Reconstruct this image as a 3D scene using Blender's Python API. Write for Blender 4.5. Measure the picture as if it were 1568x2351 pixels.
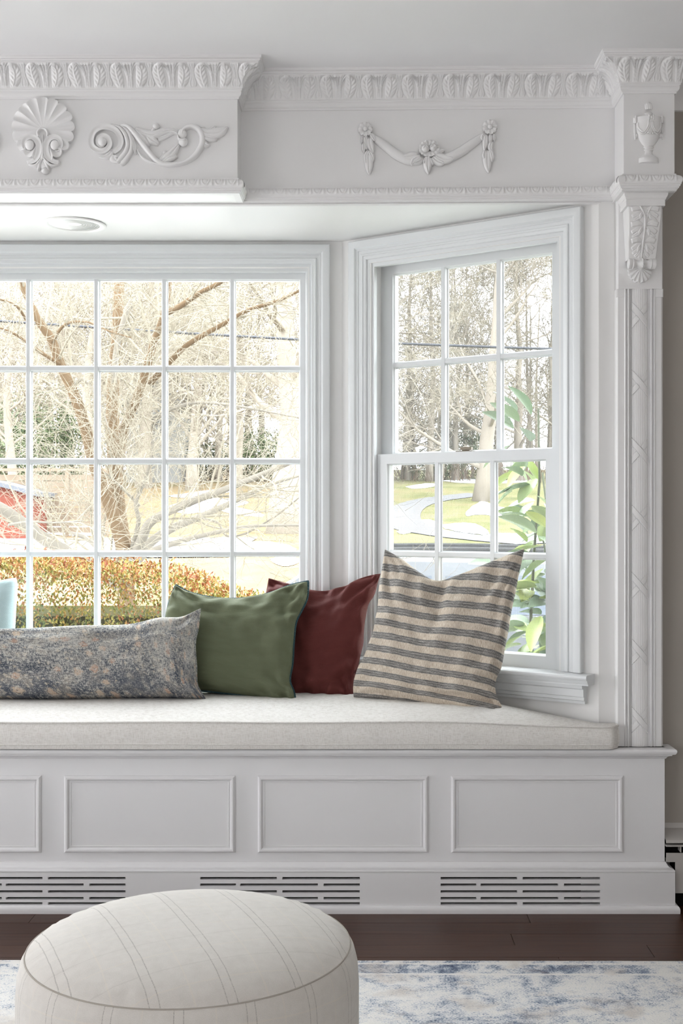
import bpy, math, random
from mathutils import Vector, Matrix, noise
random.seed(7)
for o in list(bpy.data.objects): bpy.data.objects.remove(o)
SC = bpy.context.scene
COL = SC.collection
# ------------------------------------------------------------------ camera
CAMD, FPX, VX, VY, CAMH = 3.3, 2750.0, 830.0, 1185.0, 1.085
cam = bpy.data.cameras.new('camera'); camo = bpy.data.objects.new('camera', cam); COL.objects.link(camo)
camo.location = (0, -CAMD, CAMH); camo.rotation_euler = (math.pi/2, 0, 0)
cam.sensor_fit = 'VERTICAL'; cam.sensor_height = 36.0; cam.sensor_width = 24.0
cam.lens = FPX/2351*36.0
cam.shift_x = -(VX-784)/2351; cam.shift_y = (VY-1175.5)/2351
cam.clip_end = 500
SC.camera = camo
# ------------------------------------------------------------------ world, lights, exposure
SC.view_settings.view_transform = 'Standard'; SC.view_settings.look = 'None'
SC.view_settings.exposure = 0.15; SC.view_settings.gamma = 1.0; SC.view_settings.use_curve_mapping = False
W = bpy.data.worlds.new('overcast_sky'); SC.world = W; W.use_nodes = True
bg = W.node_tree.nodes['Background']; bg.inputs[0].default_value = (0.92, 0.96, 1.0, 1); bg.inputs[1].default_value = 11.8
def area(name, loc, rot, sx, sy, energy, colr):
    l = bpy.data.lights.new(name, 'AREA'); l.shape = 'RECTANGLE'; l.size = sx; l.size_y = sy; l.energy = energy; l.color = colr
    o = bpy.data.objects.new(name, l); COL.objects.link(o); o.location = loc; o.rotation_euler = rot
    return o
# added fill lamps by the unseen left and rear walls, tilted upwards
area('fill_left', (-3.50, -0.48, 1.25), (0, math.radians(-104), 0), 1.5, 0.9, 46, (0.98, 0.98, 1.0))
area('fill_left_2', (-3.50, -3.35, 1.25), (0, math.radians(-110), 0), 1.5, 1.7, 34, (0.98, 0.98, 1.0))
area('fill_rear', (1.05, -5.25, 0.8), (math.radians(152), 0, math.radians(8)), 1.9, 1.4, 38, (1.0, 0.985, 0.97))

# ------------------------------------------------------------------ helpers
def P(px, py, Y):
    d = CAMD+Y
    return Vector(((px-VX)*d/FPX, Y, CAMH-(py-VY)*d/FPX))
ROOT = {}
def tag(o, label=None, cat=None, group=None, kind=None):
    if label: o['label'] = label
    if cat: o['category'] = cat
    if group: o['group'] = group
    if kind: o['kind'] = kind
    return o
def empty(name, loc=(0, 0, 0), rz=0, label=None, cat=None, group=None, kind=None):
    o = bpy.data.objects.new(name, None); COL.objects.link(o); o.location = loc; o.rotation_euler = (0, 0, rz)
    o.empty_display_size = 0.05
    ROOT[o.name] = Vector(loc)
    return tag(o, label, cat, group, kind)
class MB:
    def __init__(s): s.v = []; s.f = []; s.uv = []; s.at = []
    def vert(s, p, uv=(0, 0)):
        s.v.append(tuple(p)); s.uv.append(uv); return len(s.v)-1
    def box(s, a, b):
        x0, y0, z0 = a; x1, y1, z1 = b; n = len(s.v)
        for p in ((x0,y0,z0),(x1,y0,z0),(x1,y1,z0),(x0,y1,z0),(x0,y0,z1),(x1,y0,z1),(x1,y1,z1),(x0,y1,z1)): s.vert(p)
        for q in ((0,3,2,1),(4,5,6,7),(0,1,5,4),(1,2,6,5),(2,3,7,6),(3,0,4,7)): s.f.append(tuple(n+i for i in q))
        return s
    def grid(s, nu, nv, fn, uvfn=None, flip=False, closeu=False):
        n = len(s.v)
        for j in range(nv+1):
            for i in range(nu+1):
                a, b = i/nu, j/nv
                s.vert(fn(a, b), uvfn(a, b) if uvfn else (a, b))
        for j in range(nv):
            for i in range(nu):
                q = (n+j*(nu+1)+i, n+j*(nu+1)+i+1, n+(j+1)*(nu+1)+i+1, n+(j+1)*(nu+1)+i)
                s.f.append(q[::-1] if flip else q)
        return s
    def prism(s, poly, z0, z1):
        n = len(s.v); k = len(poly)
        for z in (z0, z1):
            for p in poly: s.vert((p[0], p[1], z))
        s.f.append(tuple(n+i for i in range(k))[::-1]); s.f.append(tuple(n+k+i for i in range(k)))
        for i in range(k):
            j = (i+1) % k; s.f.append((n+i, n+j, n+k+j, n+k+i))
        return s
    def tube(s, pts, rad, sides=6, cap=True):
        pts = [Vector(p) for p in pts]; m = len(pts); n = len(s.v)
        if not hasattr(rad, '__len__'): rad = [rad]*m
        up = None
        for i, p in enumerate(pts):
            t = (pts[min(i+1, m-1)]-pts[max(i-1, 0)])
            if t.length < 1e-9: t = Vector((0, 0, 1))
            t.normalize()
            if up is None: up = t.orthogonal().normalized()
            else:
                up = up - t*up.dot(t)
                if up.length < 1e-6: up = t.orthogonal()
                up.normalize()
            w = t.cross(up)
            for k in range(sides):
                a = 2*math.pi*k/sides
                s.vert(p+(up*math.cos(a)+w*math.sin(a))*rad[i], (k/sides, i/m))
        for i in range(m-1):
            for k in range(sides):
                k2 = (k+1) % sides
                s.f.append((n+i*sides+k, n+i*sides+k2, n+(i+1)*sides+k2, n+(i+1)*sides+k))
        if cap:
            s.f.append(tuple(n+k for k in range(sides))[::-1]); s.f.append(tuple(n+(m-1)*sides+k for k in range(sides)))
        return s
    def lathe(s, prof, c=(0, 0, 0), seg=32, a0=0, a1=2*math.pi, axis='z'):
        # prof: list of (r, h)
        n = len(s.v); m = len(prof); full = abs(a1-a0-2*math.pi) < 1e-6
        cnt = seg if full else seg+1
        for i in range(cnt):
            a = a0+(a1-a0)*i/seg
            for j, (r, h) in enumerate(prof):
                s.vert((c[0]+r*math.cos(a), c[1]+r*math.sin(a), c[2]+h), (i/seg, j/max(1, m-1)))
        for i in range(seg):
            i2 = (i+1) % cnt
            for j in range(m-1):
                s.f.append((n+i*m+j, n+i2*m+j, n+i2*m+j+1, n+i*m+j+1))
        return s
    def sweep(s, path, prof, closed=False):
        # path: plan polyline (x,y); prof: (out, z); outward = right-hand side of the direction of travel; mitred
        k = len(path); m = len(prof); n = len(s.v)
        path = [Vector(p) for p in path]
        def nr(a, b):
            d = (b-a).normalized(); return Vector((d.y, -d.x))
        for i in range(k):
            if closed: n0 = nr(path[i-1], path[i]); n1 = nr(path[i], path[(i+1) % k])
            else:
                n0 = nr(path[i-1], path[i]) if i > 0 else nr(path[0], path[1])
                n1 = nr(path[i], path[i+1]) if i < k-1 else n0
            mv = (n0+n1); mv = mv/max(1e-6, mv.length_squared)*2 if mv.length > 1e-6 else n0
            for (o, z) in prof: s.vert((path[i].x+mv.x*o, path[i].y+mv.y*o, z))
        for i in range(k if closed else k-1):
            i2 = (i+1) % k
            for j in range(m-1): s.f.append((n+i*m+j, n+i2*m+j, n+i2*m+j+1, n+i*m+j+1))
        return s
    def frame(s, x0, x1, z0, z1, prof, sides='LTRB', y=0.0):
        # picture-frame moulding in the local x-z plane; prof (inset, height towards -y)
        m = len(prof); n = len(s.v)
        if sides == 'LTRB': c = [(x0, z0, 1, 1), (x0, z1, 1, -1), (x1, z1, -1, -1), (x1, z0, -1, 1)]
        else: c = [(x0, z0, 1, 0), (x0, z1, 1, -1), (x1, z1, -1, -1), (x1, z0, -1, 0)]
        for (x, z, dx, dz) in c:
            for (o, h) in prof: s.vert((x+dx*o, y-h, z+dz*o))
        k = 4
        for i in range(k if sides == 'LTRB' else k-1):
            i2 = (i+1) % k
            for j in range(m-1): s.f.append((n+i*m+j, n+i*m+j+1, n+i2*m+j+1, n+i2*m+j))
        return s
    def build(s, name, mat, parent=None, smooth=False, local=False, sharp=None, solid=None, recalc=False, loc=None):
        me = bpy.data.meshes.new(name)
        off = Vector((0, 0, 0))
        if parent is not None and not local: off = ROOT.get(parent.name, off)
        if loc is not None: off = Vector(loc)
        me.from_pydata([(x-off.x, y-off.y, z-off.z) for (x, y, z) in s.v], [], s.f)
        if any(u != (0, 0) for u in s.uv):
            ul = me.uv_layers.new(name='UVMap'); uvs = s.uv
            buf = []
            for l in me.loops: buf.extend(uvs[l.vertex_index])
            ul.data.foreach_set('uv', buf)
        if s.at:
            a = me.attributes.new('tint', 'FLOAT', 'FACE'); a.data.foreach_set('value', s.at)
        if recalc:
            import bmesh
            bm = bmesh.new(); bm.from_mesh(me); bmesh.ops.recalc_face_normals(bm, faces=bm.faces); bm.to_mesh(me); bm.free()
        if smooth: me.polygons.foreach_set('use_smooth', [True]*len(me.polygons))
        me.update()
        if sharp and smooth: me.set_sharp_from_angle(angle=math.radians(sharp))
        o = bpy.data.objects.new(name, me); COL.objects.link(o)
        if mat: me.materials.append(mat)
        if parent is not None:
            o.parent = parent; ROOT[o.name] = off if not local else Vector((0, 0, 0))
        elif loc is not None: o.location = off
        if solid:
            md = o.modifiers.new('solid', 'SOLIDIFY'); md.thickness = solid; md.offset = 0
        return o
def inst(src, parent, loc=(0, 0, 0), rot=(0, 0, 0), scale=(1, 1, 1)):
    c = src.copy(); COL.objects.link(c); c.parent = parent
    c.location = loc; c.rotation_euler = rot; c.scale = scale
    return c
def cr(pts, n=8):
    # Catmull-Rom through points (any dimension)
    pts = [tuple(p) for p in pts]; out = []
    q = [pts[0]]+pts+[pts[-1]]
    for i in range(1, len(q)-2):
        p0, p1, p2, p3 = q[i-1], q[i], q[i+1], q[i+2]
        for k in range(n):
            t = k/n
            out.append(tuple(0.5*((2*b)+(-a+c)*t+(2*a-5*b+4*c-d)*t*t+(-a+3*b-3*c+d)*t**3) for a, b, c, d in zip(p0, p1, p2, p3)))
    out.append(pts[-1]); return out
def lerp(a, b, t): return a+(b-a)*t
def sstep(a, b, x):
    t = max(0, min(1, (x-a)/(b-a))); return t*t*(3-2*t)

# ------------------------------------------------------------------ materials
class NT:
    def __init__(s, m): s.t = m.node_tree; s.n = s.t.nodes; s.l = s.t.links
    def add(s, typ, ins=None, **kw):
        nd = s.n.new(typ)
        for k, v in kw.items(): setattr(nd, k, v)
        for k, v in (ins or {}).items(): s.set(nd.inputs[k], v)
        return nd
    def set(s, sock, v):
        if hasattr(v, 'is_linked') or isinstance(v, bpy.types.NodeSocket): s.l.new(v, sock)
        else: sock.default_value = v
    def m(s, op, a, b=0.0, c=0.0, clamp=False):
        nd = s.n.new('ShaderNodeMath'); nd.operation = op; nd.use_clamp = clamp
        for i, v in enumerate((a, b, c)): s.set(nd.inputs[i], v)
        return nd.outputs[0]
    def mix(s, f, a, b, mode='MIX'):
        nd = s.n.new('ShaderNodeMix'); nd.data_type = 'RGBA'; nd.blend_type = mode
        s.set(nd.inputs[0], f); s.set(nd.inputs[6], a if not isinstance(a, tuple) else (*a, 1)[:4]); s.set(nd.inputs[7], b if not isinstance(b, tuple) else (*b, 1)[:4])
        return nd.outputs[2]
    def noise(s, vec, scale, detail=3.0, rough=0.55):
        nd = s.n.new('ShaderNodeTexNoise'); nd.inputs['Scale'].default_value = scale; nd.inputs['Detail'].default_value = detail; nd.inputs['Roughness'].default_value = rough
        if vec is not None: s.l.new(vec, nd.inputs['Vector'])
        return nd.outputs['Fac']
    def ramp(s, f, stops):
        nd = s.n.new('ShaderNodeValToRGB'); e = nd.color_ramp.elements
        while len(e) < len(stops): e.new(0.5)
        for i, (p, c) in enumerate(stops):
            e[i].position = p; e[i].color = (*c, 1)[:4] if isinstance(c, tuple) else (c, c, c, 1)
        s.set(nd.inputs[0], f); return nd.outputs[0]
    def mapping(s, vec, scale=(1, 1, 1), rot=(0, 0, 0), loc=(0, 0, 0)):
        nd = s.n.new('ShaderNodeMapping'); s.l.new(vec, nd.inputs[0]); nd.inputs['Scale'].default_value = scale; nd.inputs['Rotation'].default_value = rot; nd.inputs['Location'].default_value = loc
        return nd.outputs[0]
    def coord(s, k='Object'):
        return s.n.new('ShaderNodeTexCoord').outputs[k]
    def xyz(s, vec):
        nd = s.n.new('ShaderNodeSeparateXYZ'); s.l.new(vec, nd.inputs[0]); return nd.outputs
    def comb(s, x, y, z):
        nd = s.n.new('ShaderNodeCombineXYZ')
        for i, v in enumerate((x, y, z)): s.set(nd.inputs[i], v)
        return nd.outputs[0]
    def bump(s, h, strength=0.2, dist=0.002):
        nd = s.n.new('ShaderNodeBump'); nd.inputs['Strength'].default_value = strength; nd.inputs['Distance'].default_value = dist
        s.set(nd.inputs['Height'], h); return nd.outputs[0]
def mat(name, col=(0.8, 0.8, 0.8), rough=0.5, spec=0.5, metal=0.0, sheen=0.0):
    m = bpy.data.materials.new(name); m.use_nodes = True
    b = m.node_tree.nodes['Principled BSDF']
    b.inputs['Base Color'].default_value = (*col, 1); b.inputs['Roughness'].default_value = rough; b.inputs['Metallic'].default_value = metal
    b.inputs['Specular IOR Level'].default_value = spec
    if sheen: b.inputs['Sheen Weight'].default_value = sheen; b.inputs['Sheen Roughness'].default_value = 0.4
    return m, NT(m), b
def paint(name, col, rough=0.38, spec=0.4, bs=0.06):
    m, t, b = mat(name, col, rough, spec)
    c = t.coord()
    t.set(b.inputs['Base Color'], t.mix(t.noise(c, 3.0, 2), tuple(x*0.975 for x in col), tuple(min(1, x*1.02) for x in col)))
    t.set(b.inputs['Normal'], t.bump(t.noise(t.mapping(c, (60, 60, 140)), 1.0, 2), bs, 0.001))
    return m
M_TRIM = paint('white_trim_paint', (0.83, 0.825, 0.825))
M_WIN = paint('white_window_paint', (0.73, 0.75, 0.76), 0.3)
M_BENCH = paint('white_bench_paint', (0.80, 0.795, 0.805), 0.34)
M_WALL = paint('white_wall_paint', (0.83, 0.825, 0.815), 0.55)
M_CEIL = paint('white_ceiling_paint', (0.86, 0.855, 0.86), 0.7)
M_SOFF = paint('white_soffit_paint', (0.88, 0.88, 0.87), 0.35)
M_TAUPE = paint('taupe_wall_paint', (0.36, 0.33, 0.295), 0.7)
M_BLACK, _, _ = mat('black_gap_shade', (0.008, 0.008, 0.008), 0.9, 0.1)  # near-black puts the shade of the heater's gaps into the colour
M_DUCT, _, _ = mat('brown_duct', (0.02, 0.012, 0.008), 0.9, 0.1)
M_BRONZE, _, _ = mat('aged_bronze', (0.16, 0.14, 0.11), 0.35, 0.5, 0.9)
M_BAFFLE, _, _ = mat('grey_baffle', (0.50, 0.51, 0.49), 0.45, 0.5)
def glass_mat(name, tint=(1, 1, 1)):
    m = bpy.data.materials.new(name); m.use_nodes = True; t = NT(m); t.n.clear()
    out = t.add('ShaderNodeOutputMaterial'); tr = t.add('ShaderNodeBsdfTransparent', {0: (*tint, 1)}); gl = t.add('ShaderNodeBsdfGlossy', {'Roughness': 0.0})
    lw = t.add('ShaderNodeLayerWeight', {0: 0.5}); mx = t.add('ShaderNodeMixShader')   # Schlick reflectance, the same from both faces of the pane
    t.l.new(t.m('ADD', 0.03, t.m('MULTIPLY', t.m('POWER', lw.outputs['Facing'], 5.0), 0.9)), mx.inputs[0]); t.l.new(tr.outputs[0], mx.inputs[1]); t.l.new(gl.outputs[0], mx.inputs[2]); t.l.new(mx.outputs[0], out.inputs[0])
    return m
M_GLASS = glass_mat('window_glass', (0.985, 0.995, 0.99))
def screen_mat():
    m = bpy.data.materials.new('insect_screen_mesh'); m.use_nodes = True; t = NT(m); t.n.clear()
    out = t.add('ShaderNodeOutputMaterial'); tr = t.add('ShaderNodeBsdfTransparent'); df = t.add('ShaderNodeBsdfDiffuse', {0: (0.27, 0.27, 0.275, 1)})
    x = t.xyz(t.coord())
    g = t.m('FRACT', t.m('MULTIPLY', x[0], 420.0)); g2 = t.m('FRACT', t.m('MULTIPLY', x[2], 420.0))
    f = t.m('ADD', t.m('LESS_THAN', g, 0.16), t.m('LESS_THAN', g2, 0.10), clamp=True)
    mx = t.add('ShaderNodeMixShader'); t.l.new(f, mx.inputs[0]); t.l.new(tr.outputs[0], mx.inputs[1]); t.l.new(df.outputs[0], mx.inputs[2]); t.l.new(mx.outputs[0], out.inputs[0])
    return m
M_SCREEN = screen_mat()
def wood_floor():
    m, t, b = mat('dark_walnut_floor', rough=0.3, spec=0.3)
    c = t.coord(); oi = t.add('ShaderNodeObjectInfo').outputs['Random']
    v = t.mapping(c, (1.2, 26, 26)); n = t.noise(v, 2.2, 6, 0.6)
    n2 = t.noise(t.mapping(c, (4, 190, 100)), 1.0, 3)
    col = t.ramp(t.m('ADD', t.m('MULTIPLY', n, 0.75), t.m('MULTIPLY', n2, 0.3)), [(0.3, (0.022, 0.008, 0.005)), (0.55, (0.055, 0.022, 0.012)), (0.8, (0.10, 0.042, 0.023))])
    col = t.mix(t.m('MULTIPLY', oi, 0.45), col, (0.075, 0.032, 0.018))
    t.set(b.inputs['Base Color'], col)
    t.set(b.inputs['Roughness'], t.m('ADD', 0.3, t.m('MULTIPLY', n2, 0.15)))
    t.set(b.inputs['Normal'], t.bump(n2, 0.15, 0.0006))
    return m
M_FLOOR = wood_floor()
def lines(t, x, period, off, width, soft=0.4):
    # 1 on a thin periodic line
    d = t.m('ABSOLUTE', t.m('SUBTRACT', t.m('FRACT', t.m('ADD', t.m('DIVIDE', x, period), off)), 0.5))
    d = t.m('MULTIPLY', d, period)
    return t.m('SUBTRACT', 1.0, t.m('DIVIDE', d, width, clamp=True), clamp=True)
def weave_bump(t, u, v, fu, fv, strength, dist=0.0015, extra=None):
    a = t.m('SINE', t.m('MULTIPLY', u, fu*6.283)); b = t.m('SINE', t.m('MULTIPLY', v, fv*6.283))
    h = t.m('MULTIPLY', a, b)
    if extra is not None: h = t.m('ADD', h, extra)
    return t.bump(h, strength, dist)
def velvet(name, col, hi, sheen=0.35):
    m, t, b = mat(name, col, 0.75, 0.2, sheen=sheen)
    uv = t.coord('UV'); n = t.noise(t.mapping(uv, (3, 9, 1), (0, 0, 0.5)), 2.0, 4)
    fine = t.noise(uv, 180, 2)
    t.set(b.inputs['Base Color'], t.mix(t.m('MULTIPLY', n, 0.6), col, hi))
    t.set(b.inputs['Normal'], t.bump(t.m('ADD', t.m('MULTIPLY', n, 0.4), t.m('MULTIPLY', fine, 0.2)), 0.5, 0.010))
    b.inputs['Sheen Tint'].default_value = (*hi, 1)
    return m
M_GREEN = velvet('sage_velvet', (0.105, 0.120, 0.070), (0.165, 0.185, 0.115), 0.3)
M_RED = velvet('burgundy_cotton', (0.095, 0.022, 0.020), (0.15, 0.040, 0.035), 0.2)
M_TEAL = velvet('pale_aqua_cotton', (0.42, 0.56, 0.58), (0.56, 0.68, 0.69), 0.2)
M_CORD, _t, _b = mat('teal_cord', (0.040, 0.085, 0.10), 0.8, 0.2)
_u = _t.xyz(_t.coord('UV')); _t.set(_b.inputs['Normal'], _t.bump(_t.m('SINE', _t.m('MULTIPLY', _t.m('ADD', _u[1], _t.m('MULTIPLY', _u[0], 0.01)), 1400.0)), 0.6, 0.002))
def stripe_mat():
    m, t, b = mat('striped_linen', rough=0.85, spec=0.15)
    uv = t.coord('UV'); x = t.xyz(uv)
    wob = t.m('MULTIPLY', t.m('SUBTRACT', t.noise(t.mapping(uv, (18, 40, 1)), 1.0, 4), 0.5), 0.012)
    v = t.m('ADD', x[1], wob)
    N = 11.6
    ph = t.m('FRACT', t.m('ADD', t.m('MULTIPLY', v, N), 0.25))
    band = t.m('MULTIPLY', t.m('GREATER_THAN', ph, 0.07), t.m('LESS_THAN', ph, 0.58))
    d1 = t.m('SUBTRACT', 1.0, t.m('DIVIDE', t.m('ABSOLUTE', t.m('SUBTRACT', ph, 0.14)), 0.060, clamp=True))
    d2 = t.m('SUBTRACT', 1.0, t.m('DIVIDE', t.m('ABSOLUTE', t.m('SUBTRACT', ph, 0.33)), 0.065, clamp=True))
    d3 = t.m('SUBTRACT', 1.0, t.m('DIVIDE', t.m('ABSOLUTE', t.m('SUBTRACT', ph, 0.51)), 0.055, clamp=True))
    dk = t.m('ADD', t.m('ADD', d1, d2), d3, clamp=True)
    spk = t.noise(t.mapping(uv, (240, 150, 1)), 1.0, 3, 0.75)
    dash = t.noise(t.mapping(uv, (24, 120, 1)), 1.0, 3, 0.6)
    warp = t.noise(t.mapping(uv, (230, 40, 1)), 1.0, 3, 0.6)
    base = t.ramp(t.m('ADD', t.m('MULTIPLY', warp, 0.7), t.m('MULTIPLY', spk, 0.35)), [(0.36, (0.38, 0.305, 0.235)), (0.52, (0.53, 0.455, 0.37)), (0.70, (0.72, 0.67, 0.58))])
    grey = t.ramp(t.m('ADD', t.m('MULTIPLY', spk, 0.7), t.m('MULTIPLY', dash, 0.3)), [(0.38, (0.085, 0.086, 0.088)), (0.52, (0.24, 0.235, 0.23)), (0.64, (0.52, 0.50, 0.46))])
    dark = t.ramp(t.m('ADD', t.m('MULTIPLY', spk, 0.55), t.m('MULTIPLY', dash, 0.45)), [(0.40, (0.035, 0.036, 0.038)), (0.62, (0.20, 0.195, 0.19))])
    c = t.mix(t.m('MULTIPLY', band, 0.88), base, grey); c = t.mix(t.m('MULTIPLY', dk, 0.8), c, dark)
    t.set(b.inputs['Base Color'], c)
    t.set(b.inputs['Normal'], t.bump(t.m('ADD', spk, t.m('MULTIPLY', warp, 0.7)), 0.5, 0.002))
    return m
M_STRIPE = stripe_mat()
def rugpillow_mat():
    m, t, b = mat('faded_oriental_print', rough=0.9, spec=0.1)
    uv = t.coord('UV'); x = t.xyz(uv)
    U0 = t.mapping(uv, (4.4, 1, 1))   # pillow is 4.4 times as long as high
    wx = t.m('MULTIPLY', t.m('SUBTRACT', t.noise(U0, 26, 3), 0.5), 0.075); wy = t.m('MULTIPLY', t.m('SUBTRACT', t.noise(t.mapping(U0, loc=(7, 3, 0)), 26, 3), 0.5), 0.075)
    sp = t.xyz(U0); U = t.comb(t.m('ADD', sp[0], wx), t.m('ADD', sp[1], wy), 0.0)
    def vor(scale, loc=(0, 0, 0)):
        v = t.add('ShaderNodeTexVoronoi', {'Scale': scale, 'Randomness': 0.8}, feature='F1'); t.l.new(t.mapping(U, loc=loc), v.inputs['Vector']); return v.outputs['Distance'], v.outputs['Color']
    d1, c1 = vor(7.0); d2, c2 = vor(17.0, (3, 1, 0))
    flower = t.ramp(d1, [(0.26, 1.0), (0.32, 0.0)]); halo = t.m('SUBTRACT', 1.0, t.m('DIVIDE', t.m('ABSOLUTE', t.m('SUBTRACT', d1, 0.37)), 0.05, clamp=True))
    small = t.ramp(d2, [(0.22, 1.0), (0.30, 0.0)])
    ground = t.ramp(t.noise(U0, 6, 4), [(0.35, (0.055, 0.068, 0.09)), (0.5, (0.115, 0.125, 0.145)), (0.66, (0.25, 0.235, 0.215))])
    rose = t.ramp(t.xyz(c1)[0], [(0.2, (0.40, 0.235, 0.165)), (0.5, (0.52, 0.42, 0.32)), (0.8, (0.46, 0.31, 0.23))])
    c = t.mix(t.m('MULTIPLY', small, 0.75), ground, (0.50, 0.43, 0.34)); c = t.mix(t.m('MULTIPLY', halo, 0.6), c, (0.54, 0.49, 0.41)); c = t.mix(t.m('MULTIPLY', flower, 0.9), c, rose)
    c = t.mix(t.m('MULTIPLY', t.ramp(d1, [(0.05, 1.0), (0.10, 0.0)]), 0.7), c, (0.12, 0.10, 0.11))
    thv = t.noise(t.mapping(uv, (520, 22, 1)), 1.0, 3, 0.7); thh = t.noise(t.mapping(uv, (60, 130, 1)), 1.0, 3, 0.7)
    spk = t.noise(t.mapping(uv, (460, 110, 1)), 1.0, 2, 0.6); mid = t.noise(t.mapping(uv, (150, 34, 1)), 1.0, 3, 0.65)
    worn = t.noise(t.mapping(uv, (7, 1.6, 1)), 1.0, 3)
    fade = t.m('ADD', t.m('ADD', t.m('MULTIPLY', thv, 0.30), t.m('MULTIPLY', thh, 0.30)), t.m('ADD', t.m('MULTIPLY', spk, 0.35), t.m('MULTIPLY', mid, 0.30)))
    fade = t.m('ADD', fade, t.m('ADD', t.m('MULTIPLY', t.m('SUBTRACT', x[1], 0.5), 0.07), t.m('MULTIPLY', t.m('SUBTRACT', worn, 0.5), 0.30)))  # slightly paler towards the top edge, plus random worn patches
    c = t.mix(t.ramp(fade, [(0.60, 0.0), (0.69, 0.85)]), c, (0.58, 0.56, 0.51))
    c = t.mix(t.ramp(t.m('ADD', t.m('MULTIPLY', spk, 0.5), t.m('MULTIPLY', thh, 0.5)), [(0.35, 0.7), (0.44, 0.0)]), c, (0.035, 0.045, 0.06))
    t.set(b.inputs['Base Color'], c); t.set(b.inputs['Normal'], t.bump(t.m('ADD', spk, thv), 0.5, 0.002))
    return m
M_PRINT = rugpillow_mat()
def linen_mat(name, col, dark, fs=1.0):
    m, t, b = mat(name, col, 0.88, 0.15)
    c = t.coord()
    h = t.noise(t.mapping(c, (90*fs, 90*fs, 900*fs)), 1.0, 3, 0.6); v = t.noise(t.mapping(c, (900*fs, 500*fs, 70*fs)), 1.0, 3, 0.6)
    big = t.noise(t.mapping(c, (14, 14, 5)), 1.0, 3)
    f = t.m('ADD', t.m('MULTIPLY', h, 0.5), t.m('MULTIPLY', v, 0.5))
    t.set(b.inputs['Base Color'], t.mix(t.ramp(f, [(0.36, 1.0), (0.54, 0.0)]), col, dark))
    t.set(b.inputs['Normal'], t.bump(t.m('ADD', f, t.m('MULTIPLY', big, 1.2)), 0.3, 0.004))
    return m
M_LINEN = linen_mat('oatmeal_linen', (0.82, 0.80, 0.77), (0.64, 0.61, 0.57), 0.9)
def plaid_mat():
    m, t, b = mat('windowpane_wool', rough=0.9, spec=0.12, sheen=0.15)
    uv = t.coord('UV'); x = t.xyz(uv)
    nz = t.noise(t.mapping(uv, (60, 60, 1)), 1.0, 3)
    wob = t.m('MULTIPLY', t.m('SUBTRACT', t.noise(uv, 14, 2), 0.5), 0.004)
    u = t.m('ADD', x[0], wob); v = t.m('ADD', x[1], wob)
    fine = t.noise(t.mapping(uv, (900, 900, 1)), 1.0, 3, 0.7)
    base = t.ramp(t.m('ADD', t.m('MULTIPLY', nz, 0.3), t.m('MULTIPLY', fine, 0.7)), [(0.3, (0.58, 0.55, 0.51)), (0.7, (0.73, 0.70, 0.66))])
    dash = t.noise(t.mapping(uv, (500, 500, 1)), 1.0, 2)
    dkl = t.m('ADD', lines(t, u, 0.105, 0.0, 0.0011), lines(t, u, 0.105, 0.13, 0.0011), clamp=True)
    dkl = t.m('MULTIPLY', dkl, t.ramp(dash, [(0.35, 0.25), (0.6, 1.0)]))
    crm = t.m('ADD', lines(t, u, 0.105, 0.56, 0.0018), lines(t, v, 0.088, 0.5, 0.0018), clamp=True)
    dkv = t.m('MULTIPLY', lines(t, v, 0.088, 0.0, 0.0016), 0.12)
    c = t.mix(t.m('MULTIPLY', crm, 0.5), base, (0.72, 0.66, 0.58)); c = t.mix(t.m('MULTIPLY', dkl, 0.6), c, (0.10, 0.09, 0.08)); c = t.mix(dkv, c, (0.16, 0.14, 0.12))
    t.set(b.inputs['Base Color'], c); t.set(b.inputs['Normal'], t.bump(t.m('ADD', fine, t.m('MULTIPLY', nz, 0.6)), 0.3, 0.002))
    return m
M_PLAID = plaid_mat()
M_SEAM, _, _ = mat('taupe_seam', (0.40, 0.365, 0.325), 0.9, 0.1)
def rug_mat():
    m, t, b = mat('distressed_rug', rough=0.95, spec=0.08)
    c = t.coord(); x = t.xyz(c)
    warp = t.m('MULTIPLY', t.m('SUBTRACT', t.noise(c, 9, 3), 0.5), 0.06)
    cc = t.comb(t.m('ADD', x[0], warp), t.m('ADD', x[1], warp), 0.0)
    n1 = t.noise(t.mapping(cc, (6.5, 7.5, 1)), 1.0, 4, 0.62); n2 = t.noise(t.mapping(cc, (26, 34, 1)), 1.0, 4, 0.7); sp = t.noise(t.mapping(c, (210, 290, 1)), 1.0, 3, 0.7)
    f = t.m('ADD', t.m('ADD', t.m('MULTIPLY', n1, 0.36), t.m('MULTIPLY', n2, 0.32)), t.m('MULTIPLY', sp, 0.42))
    # border strip along the far edge (object y = 0 is that edge)
    bd = t.m('MULTIPLY', t.m('LESS_THAN', x[1], -0.022), t.m('GREATER_THAN', x[1], -0.082))
    f = t.m('ADD', f, t.m('MULTIPLY', bd, 0.03))
    ln = t.m('ADD', lines(t, t.m('ADD', x[1], 0.020), 5.0, 0.5, 0.007), lines(t, t.m('ADD', x[1], 0.085), 5.0, 0.5, 0.007), clamp=True)
    f = t.m('SUBTRACT', f, t.m('MULTIPLY', ln, 0.14))
    col = t.ramp(f, [(0.52, (0.74, 0.72, 0.69)), (0.57, (0.60, 0.61, 0.63)), (0.615, (0.27, 0.315, 0.39)), (0.69, (0.075, 0.095, 0.15))])
    tan = t.ramp(t.noise(t.mapping(cc, (7, 9, 1), loc=(3, 5, 0)), 1.0, 4, 0.6), [(0.52, 0.0), (0.66, 0.55)])
    col = t.mix(tan, col, (0.50, 0.44, 0.39))
    t.set(b.inputs['Base Color'], col); t.set(b.inputs['Normal'], t.bump(sp, 0.5, 0.004))
    return m
M_RUG = rug_mat()

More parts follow.
